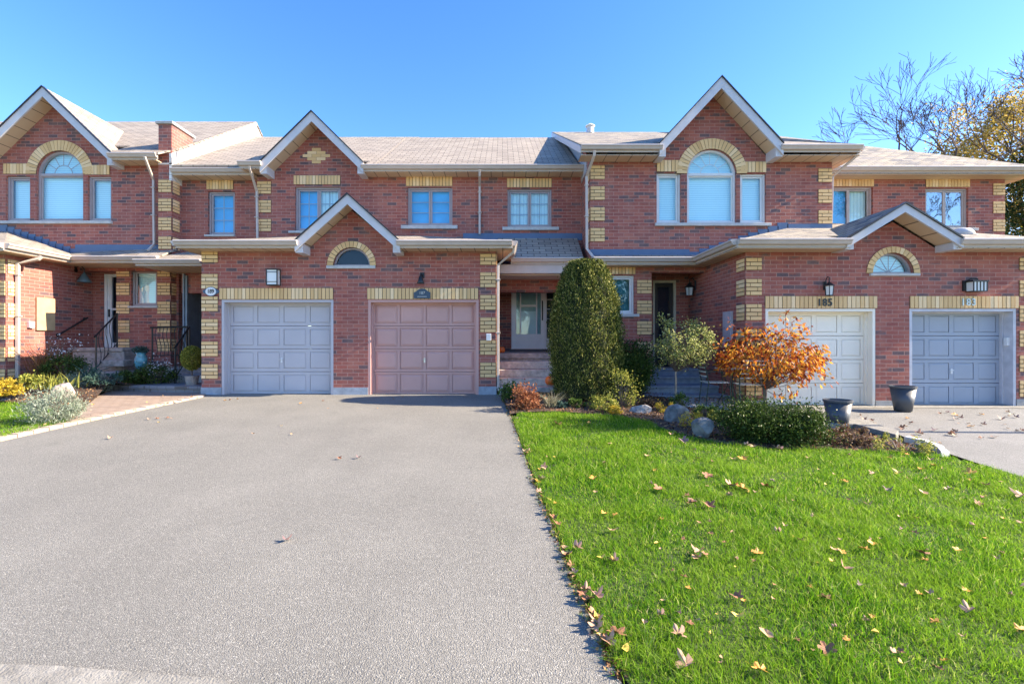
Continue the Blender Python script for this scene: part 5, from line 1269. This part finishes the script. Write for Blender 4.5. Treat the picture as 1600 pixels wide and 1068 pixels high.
# ---- orange ornamental tree
ML_OR = m_leaf('orange_leaf', [(0, (.10, .018, .015)), (.2, (.28, .05, .015)), (.42, (.50, .14, .02)), (.7, (.66, .28, .035)), (.92, (.74, .44, .07)), (1, (.16, .14, .04))], .45, .4)
def orange_tree():
    x, y = px_at(1196, 645); y = min(y, 8.7); x = X(1196, y); z = g(x, y); sc = y / F
    t = thing('ornamental_tree', 'small spreading tree with orange and russet autumn leaves in front of the white garage', 'tree', (x, y, z))
    rng = random.Random(9); fork = Vector((x + .0, y, z + .42)); M().tube([(x + .02, y, z - .05), (x - .01, y, z + .2), fork], [.035, .028, .026], 8).build('trunk', MBARK, t)
    tips = []
    for j in range(7):
        m = M(); a = (j - 3) * .42; branch_skeleton(m, fork, Vector((math.sin(a), rng.uniform(-.8, .8), .9)), .48, .014, 2, rng, .5, tips, .1, (2, 3), .72, .003); m.build('limb', MBARK, t)
    # leaf sprays in a wide, uneven dome
    cx = X(1205, y); pts = []; ups = []
    K = 190
    for k in range(K):
        a = rng.uniform(0, 2 * math.pi); rr = math.sqrt(rng.random()); uu = rng.random()
        ex, ez = .80, .56
        dz = (uu - .5) * 2 * math.sqrt(max(0, 1 - rr * rr * .9))
        dz = dz if dz > 0 else dz * .75
        q = (cx + ex * rr * math.cos(a) + .05 * rng.gauss(0, 1), y + .8 * rr * math.sin(a), Z(556, y) + ez * dz - .10 * rr)
        pts.append(q)
    pts += [(X(1222, y), y - .1, Z(497, y)), (X(1232, y), y, Z(503, y)), (X(1255, y), y, Z(512, y)), (X(1130, y), y - .1, Z(510, y)), (X(1125, y), y, Z(540, y)), (X(1282, y), y, Z(562, y)), (X(1288, y), y, Z(590, y)), (X(1228, y), y - .2, Z(613, y)), (X(1216, y), y - .1, Z(616, y)), (X(1140, y), y, Z(565, y))]
    pts = np.array(pts); n = 3300; idx = nr.integers(0, len(pts), n); c = pts[idx] + nr.normal(size=(n, 3)) * np.array([.085, .085, .06])
    up = np.tile(np.array([[0, 0, -1.0]]), (n, 1)) + (c - np.array([cx, y, Z(575, y)])) * .9
    leaves('crown', c, .088, .038, ML_OR, t, up=up, spread=.55, fold=.25)
    m = M()
    f = np.array(fork)
    for q in pts[::3]:
        mid = (f + q) / 2 + np.array([0, 0, -.03]) + nr.normal(size=3) * .03; m.tube([tuple(f + (mid - f) * .2), tuple(mid), tuple(q)], [.007, .005, .003], 4, False)
    m.build('twigs', MBARK, t)
orange_tree()
ML_PALE = m_leaf('pale_leaf', [(0, (.16, .19, .05)), (.4, (.30, .33, .09)), (.8, (.46, .47, .17)), (1, (.60, .56, .28))], .4, .5)
def standard_tree():
    y = 9.0; x = X(1055, y); z = g(x, y) + .04; t = thing('standard_tree', 'slender lollipop tree with a ragged pale green crown by the dark steps', 'tree', (x, y, z))
    fork = Vector((x + .01, y, Z(580, y))); M().tube([(x, y, z - .05), (x + .012, y, z + .3), fork], [.024, .02, .018], 8).build('trunk', plain('pale_bark', (.30, .24, .18), .9, .2, 20, .4), t)
    rng = random.Random(4); cen = np.array([X(1068, y), y, Z(537, y)]); pts = []
    for k in range(90):
        a = rng.uniform(0, 2 * math.pi); rr = math.sqrt(rng.random()); dz = rng.uniform(-1, 1) * math.sqrt(max(0, 1 - rr * rr))
        pts.append((cen[0] + .50 * rr * math.cos(a), y + .42 * rr * math.sin(a), cen[2] + .46 * dz))
    pts += [(X(1033, y), y, Z(497, y)), (X(1040, y), y, Z(505, y)), (X(1112, y), y, Z(532, y)), (X(1117, y), y, Z(540, y)), (X(1106, y), y, Z(528, y)), (X(1097, y), y, Z(517, y)), (X(1085, y), y, Z(505, y)), (X(1030, y), y, Z(572, y))]
    pts = np.array(pts); m = M(); f = np.array(fork)
    for q in pts: m.tube([tuple(f), tuple((f + q) / 2 + nr.normal(size=3) * .02), tuple(q)], [.006, .004, .002], 4, False)
    m.build('twigs', MBARK, t)
    n = 4600; c = pts[nr.integers(0, len(pts), n)] + nr.normal(size=(n, 3)) * .055
    leaves('crown', c, .036, .026, ML_PALE, t, fold=.2)
standard_tree()
# ---- clumps of small shrubs and perennials
def shrub(name, label, px, pyb, w_, h_, mat, n=2500, L=.035, Wd=.02, k=40, Y=None, cat='shrub', dep=None, grp=None, core=True, dz=0, up=0, shell=.6, cr=.25, stem=True):
    if Y is None: x, y = gp(px, pyb)
    else: y = Y; x = X(px, Y)
    z = Z(pyb, y) if Y is not None else g(x, y) + .03
    z += dz; t = thing(name, label, cat, (x, y, z), grp); dep = dep or w_
    c, cc = clumps(n, (x, y, z + h_ * .48), (w_ / 2 * .86, dep / 2 * .86, h_ * .48), k, cr * min(w_, h_), shell, z + .01)
    leaves('foliage', c, L, Wd, mat, t, up=np.array([[0, 0, up]]) + (c - np.array([x, y, z])) * (1.2 / max(w_, .1)), spread=.8)
    if stem:
        m = M()
        for q in cc[:: max(1, len(cc) // 14)]: m.tube([(x + (q[0] - x) * .2, y + (q[1] - y) * .2, z - .03), tuple((np.array([x, y, z]) + q) / 2 + nr.normal(size=3) * .02), tuple(q)], [.008, .006, .003], 4, False)
        m.build('stems', MBARK, t)
    return t
ML_BOX = m_leaf('boxwood_leaf', [(0, (.015, .03, .008)), (.5, (.05, .085, .018)), (.9, (.10, .15, .03)), (1, (.15, .19, .04))], .25, .4)
ML_RUS = m_leaf('russet_leaf', [(0, (.12, .035, .02)), (.5, (.32, .12, .06)), (1, (.50, .24, .11))], .35, .5)
ML_GRN = m_leaf('mid_green_leaf', [(0, (.03, .06, .015)), (.5, (.08, .14, .03)), (1, (.17, .24, .05))], .35, .5)
ML_YEL = m_leaf('yellow_leaf', [(0, (.30, .22, .03)), (.5, (.55, .40, .04)), (1, (.70, .55, .08))], .4, .5)
ML_YG = m_leaf('yellow_green_leaf', [(0, (.10, .13, .03)), (.5, (.26, .28, .05)), (1, (.50, .46, .10))], .4, .5)
ML_SIL = m_leaf('silver_leaf', [(0, (.12, .16, .11)), (.5, (.26, .31, .22)), (1, (.46, .50, .40))], .3, .6)
ML_BRZ = m_leaf('bronze_leaf', [(0, (.06, .03, .025)), (.5, (.16, .09, .06)), (1, (.26, .19, .08))], .3, .5)
ML_RED = m_leaf('reddish_blade', [(0, (.10, .04, .02)), (.6, (.30, .13, .06)), (1, (.45, .25, .12))], .3, .5)
ML_DRY = m_leaf('dry_blade', [(0, (.18, .17, .10)), (1, (.42, .40, .28))], .3, .6)
ML_WF = m_leaf('white_petal', [(0, (.6, .6, .62)), (1, (.85, .85, .85))], .3, .6)
ML_BG = m_leaf('blue_green_leaf', [(0, (.03, .06, .05)), (1, (.10, .18, .14))], .3, .6)
shrub('boxwood_shrub', 'dense dark green shrub at the foot of the orange tree, left one of the pair', 1170, 690, .98, .50, ML_BOX, 12000, .030, .018, 80, dep=.75, grp='boxwood shrubs under the orange tree', shell=.35, cr=.32)
shrub('boxwood_shrub', 'dense green shrub beside the dark pot, right one of the pair', 1245, 696, .98, .48, ML_BOX, 12000, .030, .018, 80, dep=.75, grp='boxwood shrubs under the orange tree', shell=.35, cr=.32)
shrub('russet_shrub', 'low russet shrub at the corner of the driveway and flower bed', 820, 642, .50, .42, ML_RUS, 1500, .05, .028, 26, cr=.3)
shrub('dark_shrub', 'dark green shrub between the downpipe and the russet shrub', 796, 628, .42, .36, ML_GRN, 1200, .04, .025, 20)
shrub('leafy_shrub', 'mid green shrub right of the cone-shaped evergreen', 990, 612, .75, .78, ML_GRN, 4200, .045, .03, 50, Y=9.9)
shrub('leafy_shrub', 'dark leafy shrub below the ground-floor window', 985, 605, .9, 1.05, ML_BOX, 4200, .05, .034, 50, Y=10.75)
shrub('leggy_shrub', 'leggy pale shrub in front of the green shrub', 972, 640, .55, .72, ML_YG, 900, .034, .024, 26, cr=.22)
for a in ((900, 640, .42, .16, ML_GRN, 'low green plant under the cone shrub'), (948, 646, .48, .26, ML_YG, 'yellow-green perennial right of the cone shrub base'), (875, 640, .40, .18, ML_BG, 'low grey-green plant by the silvery tuft'),
          (930, 642, .4, .22, ML_YG, 'small pale perennial nestled against the cone shrub'), (1010, 640, .35, .15, ML_BRZ, 'dull bronze groundcover before the small tree'), (1062, 640, .42, .24, ML_GRN, 'green plant at the foot of the slender tree'), (1105, 655, .5, .20, ML_GRN, 'low green plant between the boulders and garden chair'), (1125, 660, .45, .17, ML_YG, 'pale groundcover left of the dark green pair')):
    shrub('perennial', a[5], a[0], a[1], a[2], a[3], a[4], 650, .04, .024, 18, cat='plant', grp='low plants in the right flower bed')
for a in ((963, 650, .3, .14, 'little yellow plant at the lawn edge near the white rock'), (1038, 648, .36, .20, 'yellow plant behind the pointed grey boulder'), (1082, 671, .42, .22, 'bright yellow plant between the two grey boulders'), (1410, 708, .75, .20, 'spreading yellow-green plant at the right tip of the bed')):
    shrub('yellow_perennial', a[4], a[0], a[1], a[2], a[3], ML_YEL if a[0] < 1200 else ML_YG, 800, .03, .014, 18, cat='plant', grp='yellow plants in the right flower bed')
shrub('bronze_groundcover', 'reddish bronze groundcover right of the dark shrubs', 1325, 697, .85, .22, ML_BRZ, 1800, .035, .02, 30, cat='plant', dep=.5)
def tuft(name, label, px, py, H_, n, mat, W_=.008, lean=.8, Y=None, base=.05, cat='plant', dz=0, grp=None):
    if Y is None: x, y = gp(px, py); z = g(x, y) + .03
    else: y = Y; x = X(px, Y); z = Z(py, Y)
    b = np.stack([x + nr.normal(size=n) * base, y + nr.normal(size=n) * base, np.full(n, z)], 1)
    o = blades(name, b, H_ * nr.uniform(.6, 1.1, n), W_, mat, lean, origin=(x, y, z)); tag(o, label, cat, grp); return o
tuft('ornamental_grass', 'silvery dry grass tuft left of the cone shrub', 862, 640, .36, 120, ML_DRY, .010, .7)
# left bed
shrub('lavender_bush', 'rounded silvery lavender bush nearest the driveway', 82, 662, .82, .50, ML_SIL, 5200, .050, .009, 46, cat='shrub', up=.8, grp='silvery lavender bushes', cr=.3)
shrub('lavender_bush', 'rounded silvery lavender bush beside the porch landing', 138, 616, .84, .44, ML_SIL, 5200, .050, .009, 46, cat='shrub', up=.8, grp='silvery lavender bushes', cr=.3)
shrub('yellow_perennial', 'golden yellow plant at the left edge of the photo', 6, 618, .62, .28, ML_YEL, 1600, .05, .03, 26, Y=8.9, cat='plant', cr=.3)
shrub('yellow_perennial', 'yellow-green leafy plant right of the golden one', 42, 608, .45, .28, ML_YG, 900, .05, .03, 18, Y=9.2, cat='plant')
tuft('yellow_grass', 'upright yellow-green blades in front of the sunlit brick wall', 80, 606, .34, 120, ML_YG, .018, .45, Y=9.6, base=.17)
tuft('red_grass', 'arching reddish ornamental grass against the sunlit brick', 68, 592, .98, 260, ML_RED, .010, .55, Y=10.2, base=.10)
shrub('dark_shrub', 'dark green shrub below the white flowers left of the stone steps', 100, 592, .95, .50, ML_BOX, 3200, .05, .02, 36, Y=10.3)
shrub('flowering_plant', 'stems of small white flowers in front of the sloping wall handrail', 92, 562, 1.15, .55, ML_WF, 130, .035, .032, 40, Y=10.5, cat='plant', shell=.2, cr=.3)
tuft('spiky_plant', 'dark spiky leaves before the stone steps', 139, 590, .40, 26, ML_BG, .035, .5, Y=10.2, base=.08)
shrub('blue_green_groundcover', 'blue-green low plant left of the landing', 160, 600, .75, .22, ML_BG, 1400, .04, .02, 26, Y=10.1, cat='plant')
shrub('dark_shrub', 'dark shrub in the shade between the two porches', 205, 600, .8, .34, ML_BOX, 2400, .045, .025, 30, Y=10.9)
shrub('flowering_plant', 'white-flowered plant before the upright iron railing', 250, 585, .85, .42, ML_WF, 130, .035, .03, 36, Y=11.0, cat='plant', shell=.2)
shrub('dark_shrub', 'dark shrub under the white-flowered plant at the 189 porch', 245, 598, .95, .42, ML_BOX, 2600, .045, .025, 30, Y=11.05)
def ball_shrub():
    y = 10.75; x = X(300, y); z = Z(580, y); t = thing('ball_shrub', 'small round green shrub beside the left garage corner', 'shrub', (x, y, z))
    c, d = blob(5200, (x, y, z + .30), (.23, .22, .28), .72); leaves('foliage', c, .035, .018, ML_YG, t, up=d, spread=.7)
    M().tube([(x, y, z - .35), (x, y, z + .3)], .015, 6).build('stem', MBARK, t)
    M().lathe([(.10, -.40), (.14, -.12), (.15, -.10), (.12, -.09)], (x, y, z), 16).build('pot', MSTEP, t)
ball_shrub()
def vase(px, py, Y, label, mat, h, r):
    x, z = X(px, Y), Z(py, Y); t = thing('garden_pot', label, 'pot', (x, Y, z))
    M().lathe([(r * .6, 0), (r * .95, h * .35), (r, h * .6), (r * .7, h * .86), (r * .85, h), (r * .7, h - .01)], (x, Y, z), 20).build('pot_body', mat, t, smooth=True)
    c, d = blob(500, (x, Y, z + h + .06), (r * 1.3, r * 1.3, .10), .3); leaves('foliage', c, .05, .025, ML_BG, t)
vase(220, 577, 11.25, 'blue-green glazed urn by the 189 porch slab', plain('blue_glaze', (.10, .28, .34), .2, .4, 12), .40, .13)

# ---- boulders
def rock(px, py, w_, h_, d_, label, mat, seed, Y=None):
    x, y = gp(px, py) if Y is None else (X(px, Y), Y); z = g(x, y) if Y is None else Z(py, Y); rng = random.Random(seed)
    bm = bmesh.new(); bmesh.ops.create_icosphere(bm, subdivisions=3, radius=1)
    planes = [(Vector((rng.gauss(0, 1), rng.gauss(0, 1), rng.gauss(0, .7))).normalized(), rng.uniform(.42, .80)) for _ in range(12)]
    for v in bm.verts:
        for n_, k in planes:
            dd_ = v.co.dot(n_)
            if dd_ > k: v.co -= n_ * (dd_ - k) * 1.0
        v.co += Vector((rng.gauss(0, .012), rng.gauss(0, .012), rng.gauss(0, .012)))
        v.co = Vector((v.co.x * w_ / 2, v.co.y * d_ / 2, v.co.z * h_ * .62 + h_ * .32))
    me = bpy.data.meshes.new('boulder'); bm.to_mesh(me); bm.free(); me.materials.append(mat)
    o = bpy.data.objects.new('boulder', me); COL.objects.link(o); o.location = (x, y, z); tag(o, label, 'rock', 'garden boulders'); return o
MRK = plain('grey_boulder', (.15, .155, .155), .9, .5, 9, .9, fine=28); MRP = plain('pinkish_boulder', (.44, .34, .30), .9, .3, 9, .9, fine=28); MRW = plain('speckled_pale_rock', (.30, .28, .26), .9, .5, 16, .9, fine=28)
rock(1060, 661, .46, .33, .4, 'pointed grey boulder standing behind the bright yellow plant', MRK, 1)
rock(1099, 684, .40, .30, .34, 'dark grey boulder at the lawn edge left of the dark green shrubs', MRK, 2)
rock(1003, 648, .42, .20, .3, 'speckled pale rock at the edge of the lawn', MRW, 3)
rock(928, 634, .28, .14, .2, 'small whitish rock under the cone shrub', MRW, 4)
rock(100, 616, .46, .30, .4, 'pinkish boulder between the two lavender bushes', MRP, 5, Y=8.75)
rock(28, 626, .34, .14, .3, 'flat tan rock in front of the golden plant', MRP, 6)
rock(10, 630, .4, .12, .3, 'flat grey rock at the left edge', MRK, 7)
rock(1055, 632, .22, .14, .18, 'small pinkish rock at the foot of the slender tree', MRP, 8)

# ---- pots, slab edges, bistro set, pumpkins
MPOT = plain('charcoal_plastic', (.075, .08, .09), .5, .1)
def pot(px, py, Y, h, rt, label):
    x = X(px, Y); z = g(x, Y) + .02 if py is None else Z(py, Y); t = thing('planter_pot', label, 'pot', (x, Y, z), 'tapered charcoal planter pots')
    M().lathe([(rt * .66, 0), (rt * .97, h - .035), (rt * .90, h - .05), (rt * .62, .04)], (x, Y, z), 28).build('pot_body', MPOT, t, smooth=True)
    M().lathe([(rt * .985, h - .035), (rt * 1.03, h - .03), (rt * 1.03, h), (rt * .93, h), (rt * .92, h - .03)], (x, Y, z), 28).build('rim', MPOT, t)
    M().lathe([(rt * .9, h - .06), (rt * .9, h - .055)], (x, Y, z), 20).build('soil', MMULCH, t)
x_, y_ = gp(1309, 669); pot(1309, None, y_, .42, .19, 'charcoal pot at the end of the dark shrubs, nearer of the two')
x_, y_ = gp(1411, 643); pot(1411, None, y_, .45, .20, 'charcoal pot standing before the brick pier between the right garages')
m = M(); P = gps((1283, 672), (1335, 672), (1400, 690), (1404, 684), (1350, 664), (1285, 662)); m.prism([(a, b, g(a, b) + .10) for a, b in P], (0, 0, -.14)); o = m.build('stone_edging', MSIDEW, bevel=.01); tag(o, 'long pale stone slab edging between the pot and the right driveway', 'edging')
m = M(); L_ = gps((1412, 688), (1440, 694), (1462, 703), (1470, 712))
for i in range(3):
    a, b = L_[i], L_[i + 1]; m.prism([(a[0], a[1], g(*a) + .06), (b[0], b[1], g(*b) + .06), (b[0] + .16, b[1] + .05, g(*b) + .04), (a[0] + .16, a[1] + .12, g(*a) + .05)], (0, 0, -.09))
o = m.build('stone_edging', MSILL, bevel=.015); tag(o, 'curved row of pale stones rounding the tip of the bed', 'edging')
m = M(); P = [(X(1070, 8.6), 8.75), (X(1190, 8.3), 8.35), (X(1200, 9.2), 9.22), (X(1180, 9.4), 9.75), (X(1040, 9.7), 9.8)]; m.prism([(a, b, g(a, b) + .08) for a, b in P], (0, 0, -.15)); o = m.build('patio_slab', MCONC, bevel=.01); o['kind'] = 'structure'
MGM = plain('green_black_metal', (.03, .05, .04), .4, .1); MSEAT = plain('pale_metal_slat', (.60, .62, .60), .4, .1)
def bistro_chair(px, Y, rot, label):
    x = X(px, Y); z = g(x, Y) + .08; t = thing('garden_chair', label, 'chair', (x, Y, z), 'metal bistro chairs by the dark steps')
    c, s = math.cos(rot), math.sin(rot)
    T = lambda a, b, h: (x + a * c - b * s, Y + a * s + b * c, z + h)
    for sx in (-.2, .2):
        M().tube([T(sx, -.2, 0), T(sx, -.19, .42)], .011, 6).build('leg', MGM, t)
        M().tube([T(sx, .24, 0), T(sx, .19, .42)], .011, 6).build('leg', MGM, t)
        M().tube([T(sx, .19, .42), T(sx, .23, .62), T(sx, .27, .80), T(sx, .34, .90)], .011, 6).build('back_frame', MGM, t)
        M().tube([T(sx, -.2, .42), T(sx, -.18, .60), T(sx, .0, .63), T(sx, .22, .62)], .010, 6).build('arm', MGM, t)
    m = M()
    for k in range(7):
        b = -.18 + k * .06; m.prism([T(-.2, b, .43), T(.2, b, .43), T(.2, b + .045, .43), T(-.2, b + .045, .43)], (0, 0, -.012))
    m.build('seat', MSEAT, t)
    m = M()
    for k, (b, h) in enumerate(((.215, .54), (.235, .62), (.25, .70), (.275, .78), (.31, .85))): m.tube([T(-.2, b, h), T(0, b + .03, h), T(.2, b, h)], .013, 5)
    m.build('backrest', MSEAT, t)
bistro_chair(1118, 9.0, R(85), 'black bistro chair seen from its side, left of the little table')
bistro_chair(1168, 8.75, R(172), 'green slatted bistro chair with its back to the lawn')
def bistro_table():
    Y = 9.1; x = X(1142, Y); z = g(x, Y) + .08; t = thing('bistro_table', 'small round metal table between the two bistro chairs', 'table', (x, Y, z))
    M().lathe([(.28, .66), (.285, .67), (.285, .685), (.27, .69)], (x, Y, z), 28).build('tabletop', MSEAT, t)
    for k in range(3):
        a = k * 2.1 + .4; M().tube([(x + .24 * math.cos(a), Y + .24 * math.sin(a), z), (x + .05 * math.cos(a), Y + .05 * math.sin(a), z + .35), (x + .18 * math.cos(a), Y + .18 * math.sin(a), z + .66)], .01, 6).build('leg', MGM, t)
bistro_table()
def pumpkin(px, py, Y, r, label):
    x, z = X(px, Y), Z(py, Y); t = thing('pumpkin', label, 'pumpkin', (x, Y, z), 'pumpkins on the 187 steps'); m = M(); n = 40; prof = [(.25, .05), (.7, .02), (.95, .35), (1, .75), (.85, 1.2), (.5, 1.42), (.12, 1.36)]
    k = 0
    for rr, zz in prof:
        for j in range(n):
            a = 2 * math.pi * j / n; q = rr * r * (1 - .09 * abs(math.cos(a * 5)) ** 3); m.v.append((x + q * math.cos(a), Y + q * math.sin(a), z + zz * r))
    for i in range(len(prof) - 1):
        for j in range(n): m.f.append((i * n + j, i * n + (j + 1) % n, (i + 1) * n + (j + 1) % n, (i + 1) * n + j))
    m.f.append(tuple(range(n - 1, -1, -1))); m.f.append(tuple(range((len(prof) - 1) * n, len(prof) * n)))
    m.build('fruit', plain('pumpkin_skin', (.62, .13, .015), .45, .12), t, smooth=True)
    M().tube([(x, Y, z + 1.34 * r), (x + .02, Y, z + 1.55 * r), (x + .04, Y, z + 1.7 * r)], [.022, .016, .014], 6).build('stalk', MBARK, t)
pumpkin(783, 551, 11.4, .10, 'small pumpkin on the top step beside the downpipe')
pumpkin(861, 601, 10.2, .13, 'orange pumpkin half hidden by the cone shrub')
# doormat of fallen mulch bits: bark and leaf litter through the beds
def litter(poly, zf, n, label):
    P = np.array([p[:2] for p in poly]); x = nr.uniform(P[:, 0].min(), P[:, 0].max(), n * 3); y = nr.uniform(P[:, 1].min(), min(P[:, 1].max(), 10.6), n * 3)
    k = pinside(x, y, poly); x, y = x[k][:n], y[k][:n]; z = np.array([zf(a, b) for a, b in zip(x, y)]) + .012
    o = leaves('leaf_litter', np.stack([x, y, z], 1), .045, .024, m_leaf('litter_leaf', [(0, (.05, .025, .015)), (.4, (.16, .08, .045)), (.75, (.34, .18, .09)), (1, (.50, .32, .15))], .2, .8), up=None, spread=1); tag(o, label, 'leaf litter', kind='stuff')
litter(bR, bedR, 5200, 'brown leaf litter and bark over the right flower bed')
litter(bL, bedL, 2200, 'brown leaf litter over the left flower bed')

# ================================================================== fallen leaves
LM = [m_island('tan_dead_leaf', [(0, (.38, .20, .09)), (1, (.50, .30, .15))], .7, .2), m_island('brown_dead_leaf', [(0, (.20, .08, .04)), (1, (.30, .13, .06))], .7, .2),
      m_island('orange_dead_leaf', [(0, (.60, .24, .03)), (1, (.66, .32, .06))], .6, .2), m_island('yellow_dead_leaf', [(0, (.70, .46, .05)), (1, (.75, .52, .10))], .6, .2), m_island('pinkish_dead_leaf', [(0, (.36, .19, .12)), (1, (.46, .27, .17))], .7, .2), m_island('purple_dead_leaf', [(0, (.12, .06, .07)), (1, (.22, .13, .13))], .7, .2)]
LN = ['tan', 'brown', 'orange', 'yellow', 'pale pinkish', 'dark purplish']
LMESH = []
for k in range(18):
    rng = random.Random(100 + k); bm = bmesh.new(); n = 20 if k % 3 else 10; cv = bm.verts.new((0, 0, .004)); ring = []
    curl = rng.uniform(.3, 1.1); cd = rng.uniform(0, 6.28)
    for j in range(n):
        a = 2 * math.pi * j / n
        if k % 3: r = .045 * (.50 + .50 * abs(math.cos(a * 2.5)) ** .7) * rng.uniform(.85, 1.1)
        else: r = .034 / math.sqrt(math.cos(a) ** 2 + (math.sin(a) / .5) ** 2)
        x, y = r * math.cos(a), r * math.sin(a); u = x * math.cos(cd) + y * math.sin(cd)
        ring.append(bm.verts.new((x, y, .004 + curl * u * u / .045 + rng.uniform(0, .006))))
    for j in range(n): bm.faces.new((cv, ring[j], ring[(j + 1) % n]))
    for j in range(1): 
        s1 = bm.verts.new((-.045, .001, .006)); s2 = bm.verts.new((-.075, .004, .010)); s3 = bm.verts.new((-.075, .0015, .010)); bm.faces.new((s1, s2, s3))
    me = bpy.data.meshes.new('fallen_leaf'); bm.to_mesh(me); bm.free(); me.materials.append(LM[k % 6]); LMESH.append(me)
lr = random.Random(77)
def drop(x, y, where, h, size=None, kind=None):
    k = lr.choices(range(18), weights=[[5, 3, 2, 2, 4, 1][i % 6] for i in range(18)])[0] if kind is None else kind
    o = bpy.data.objects.new('fallen_leaf', LMESH[k]); COL.objects.link(o)
    s = size or lr.uniform(.55, 1.15)
    o.location = (x, y, g(x, y) + h); o.rotation_euler = (lr.gauss(0, .2), lr.gauss(0, .2), lr.uniform(0, 6.28)); o.scale = (s, s, s)
    tag(o, 'fallen %s %s leaf %s' % (LN[k % 6], 'lobed' if k % 3 else 'oval', where), 'leaf', 'fallen leaves')
cnt = 0
while cnt < 200:
    py = 665 + 400 * lr.random(); px = lr.uniform(800, 1610)
    x, y = gp(px, py)
    if inside(x, y, lawnR) and not (py > 900 and lr.random() < .35): drop(x, y, 'on the lawn, ' + ('near the flower bed' if py < 730 else 'midway down' if py < 850 else 'in the foreground') + (' beside the driveway' if px < 1040 else ' at its middle' if px < 1320 else ' toward the right'), .05, (.34 + .75 * lr.random() ** 2.2) * (1.0 if py > 800 else 1.45)); cnt += 1
for i in range(34):       # gathered along the edge of the drive
    t = lr.random() ** .8; px_, py_ = 797 + (960 - 797) * t, 650 + (1050 - 650) * t; px_ = np.interp(py_, [619, 655, 750, 820, 900, 980, 1068], [783, 800, 833, 862, 893, 930, 970]) + lr.gauss(3, 4)
    x, y = gp(float(px_), py_); drop(x, y, 'against the edge between driveway and lawn', .035, lr.uniform(.6, 1.0))
for px, py in ((448, 849), (530, 719), (560, 718), (395, 680), (440, 668), (262, 655), (248, 662), (360, 626), (372, 625), (352, 627), (630, 622), (615, 625), (600, 623), (470, 632), (505, 628), (690, 623), (590, 640), (172, 687), (233, 657), (245, 656), (268, 656), (455, 681), (832, 757), (840, 756), (513, 640)):
    x, y = gp(px, py); drop(x, y, 'lying on the grey driveway', .024, .7)
for px, py in ((300, 624), (280, 630), (262, 634), (250, 636), (210, 645), (185, 651), (140, 627), (145, 636), (132, 643), (108, 650), (165, 616), (230, 632), (255, 622), (120, 641), (90, 662), (70, 668)):
    x, y = gp(px, py); drop(x, y, 'lying on the paver walkway', .045, .8)
cnt = 0
while cnt < 40:
    px, py = lr.uniform(1340, 1605), 645 + 60 * lr.random() ** 1.4; x, y = gp(px, py)
    if inside(x, y, rd): drop(x, y, 'lying on the right-hand driveway', .022, lr.uniform(.7, 1.2)); cnt += 1

# ---- debris along the ragged edge of the driveway
ex_, ey_ = [], []
P = np.array(edgeR[:8]); 
for i in range(900):
    k = lr.randint(0, 6); t = lr.random(); q = P[k] + (P[k + 1] - P[k]) * t; ex_.append(q[0] + lr.gauss(.0, .022)); ey_.append(q[1])
ex_, ey_ = np.array(ex_), np.array(ey_)
o = leaves('edge_debris', np.stack([ex_, ey_, gv(ex_, ey_) + .022], 1), .026, .015, bpy.data.materials['litter_leaf']); tag(o, 'crumbs of leaf and soil along the edge between driveway and lawn', 'leaf litter', kind='stuff')
o = blades('edge_grass', np.stack([ex_ + .01, ey_, gv(ex_, ey_) + .012], 1)[:700], .038, .004, MGR, .9, out=np.array([[-.5, 0]])); tag(o, 'grass blades overhanging the driveway edge', 'grass', kind='stuff')
# ---- young street tree beyond the right edge of the view, whose shade falls on the lawn
def street_tree():
    x, y = 14.2, 6.75; z = g(x, y); t = thing('street_tree', 'slim young street tree standing on the lawn beyond the right driveway', 'tree', (x, y, z)); rng = random.Random(2)
    M().tube([(x, y, z - .1), (x + .04, y, z + 3), (x, y, z + 6.0)], [.07, .055, .035], 8).build('trunk', MBARK, t)
    for k in range(5):
        m = M(); branch_skeleton(m, Vector((x, y, z + 5.6 + k * .2)), Vector((rng.gauss(0, 1), rng.gauss(0, .6), 1.1)), .7, .018, 2, rng, .5, None, .1, (1, 2), .7, .005); m.build('limb', MBARK, t)
    c, cc = clumps(5200, (x, y, z + 7.15), (.85, .60, 1.0), 60, .34, .2); leaves('crown', c, .085, .06, ML_AUT, t)
street_tree()
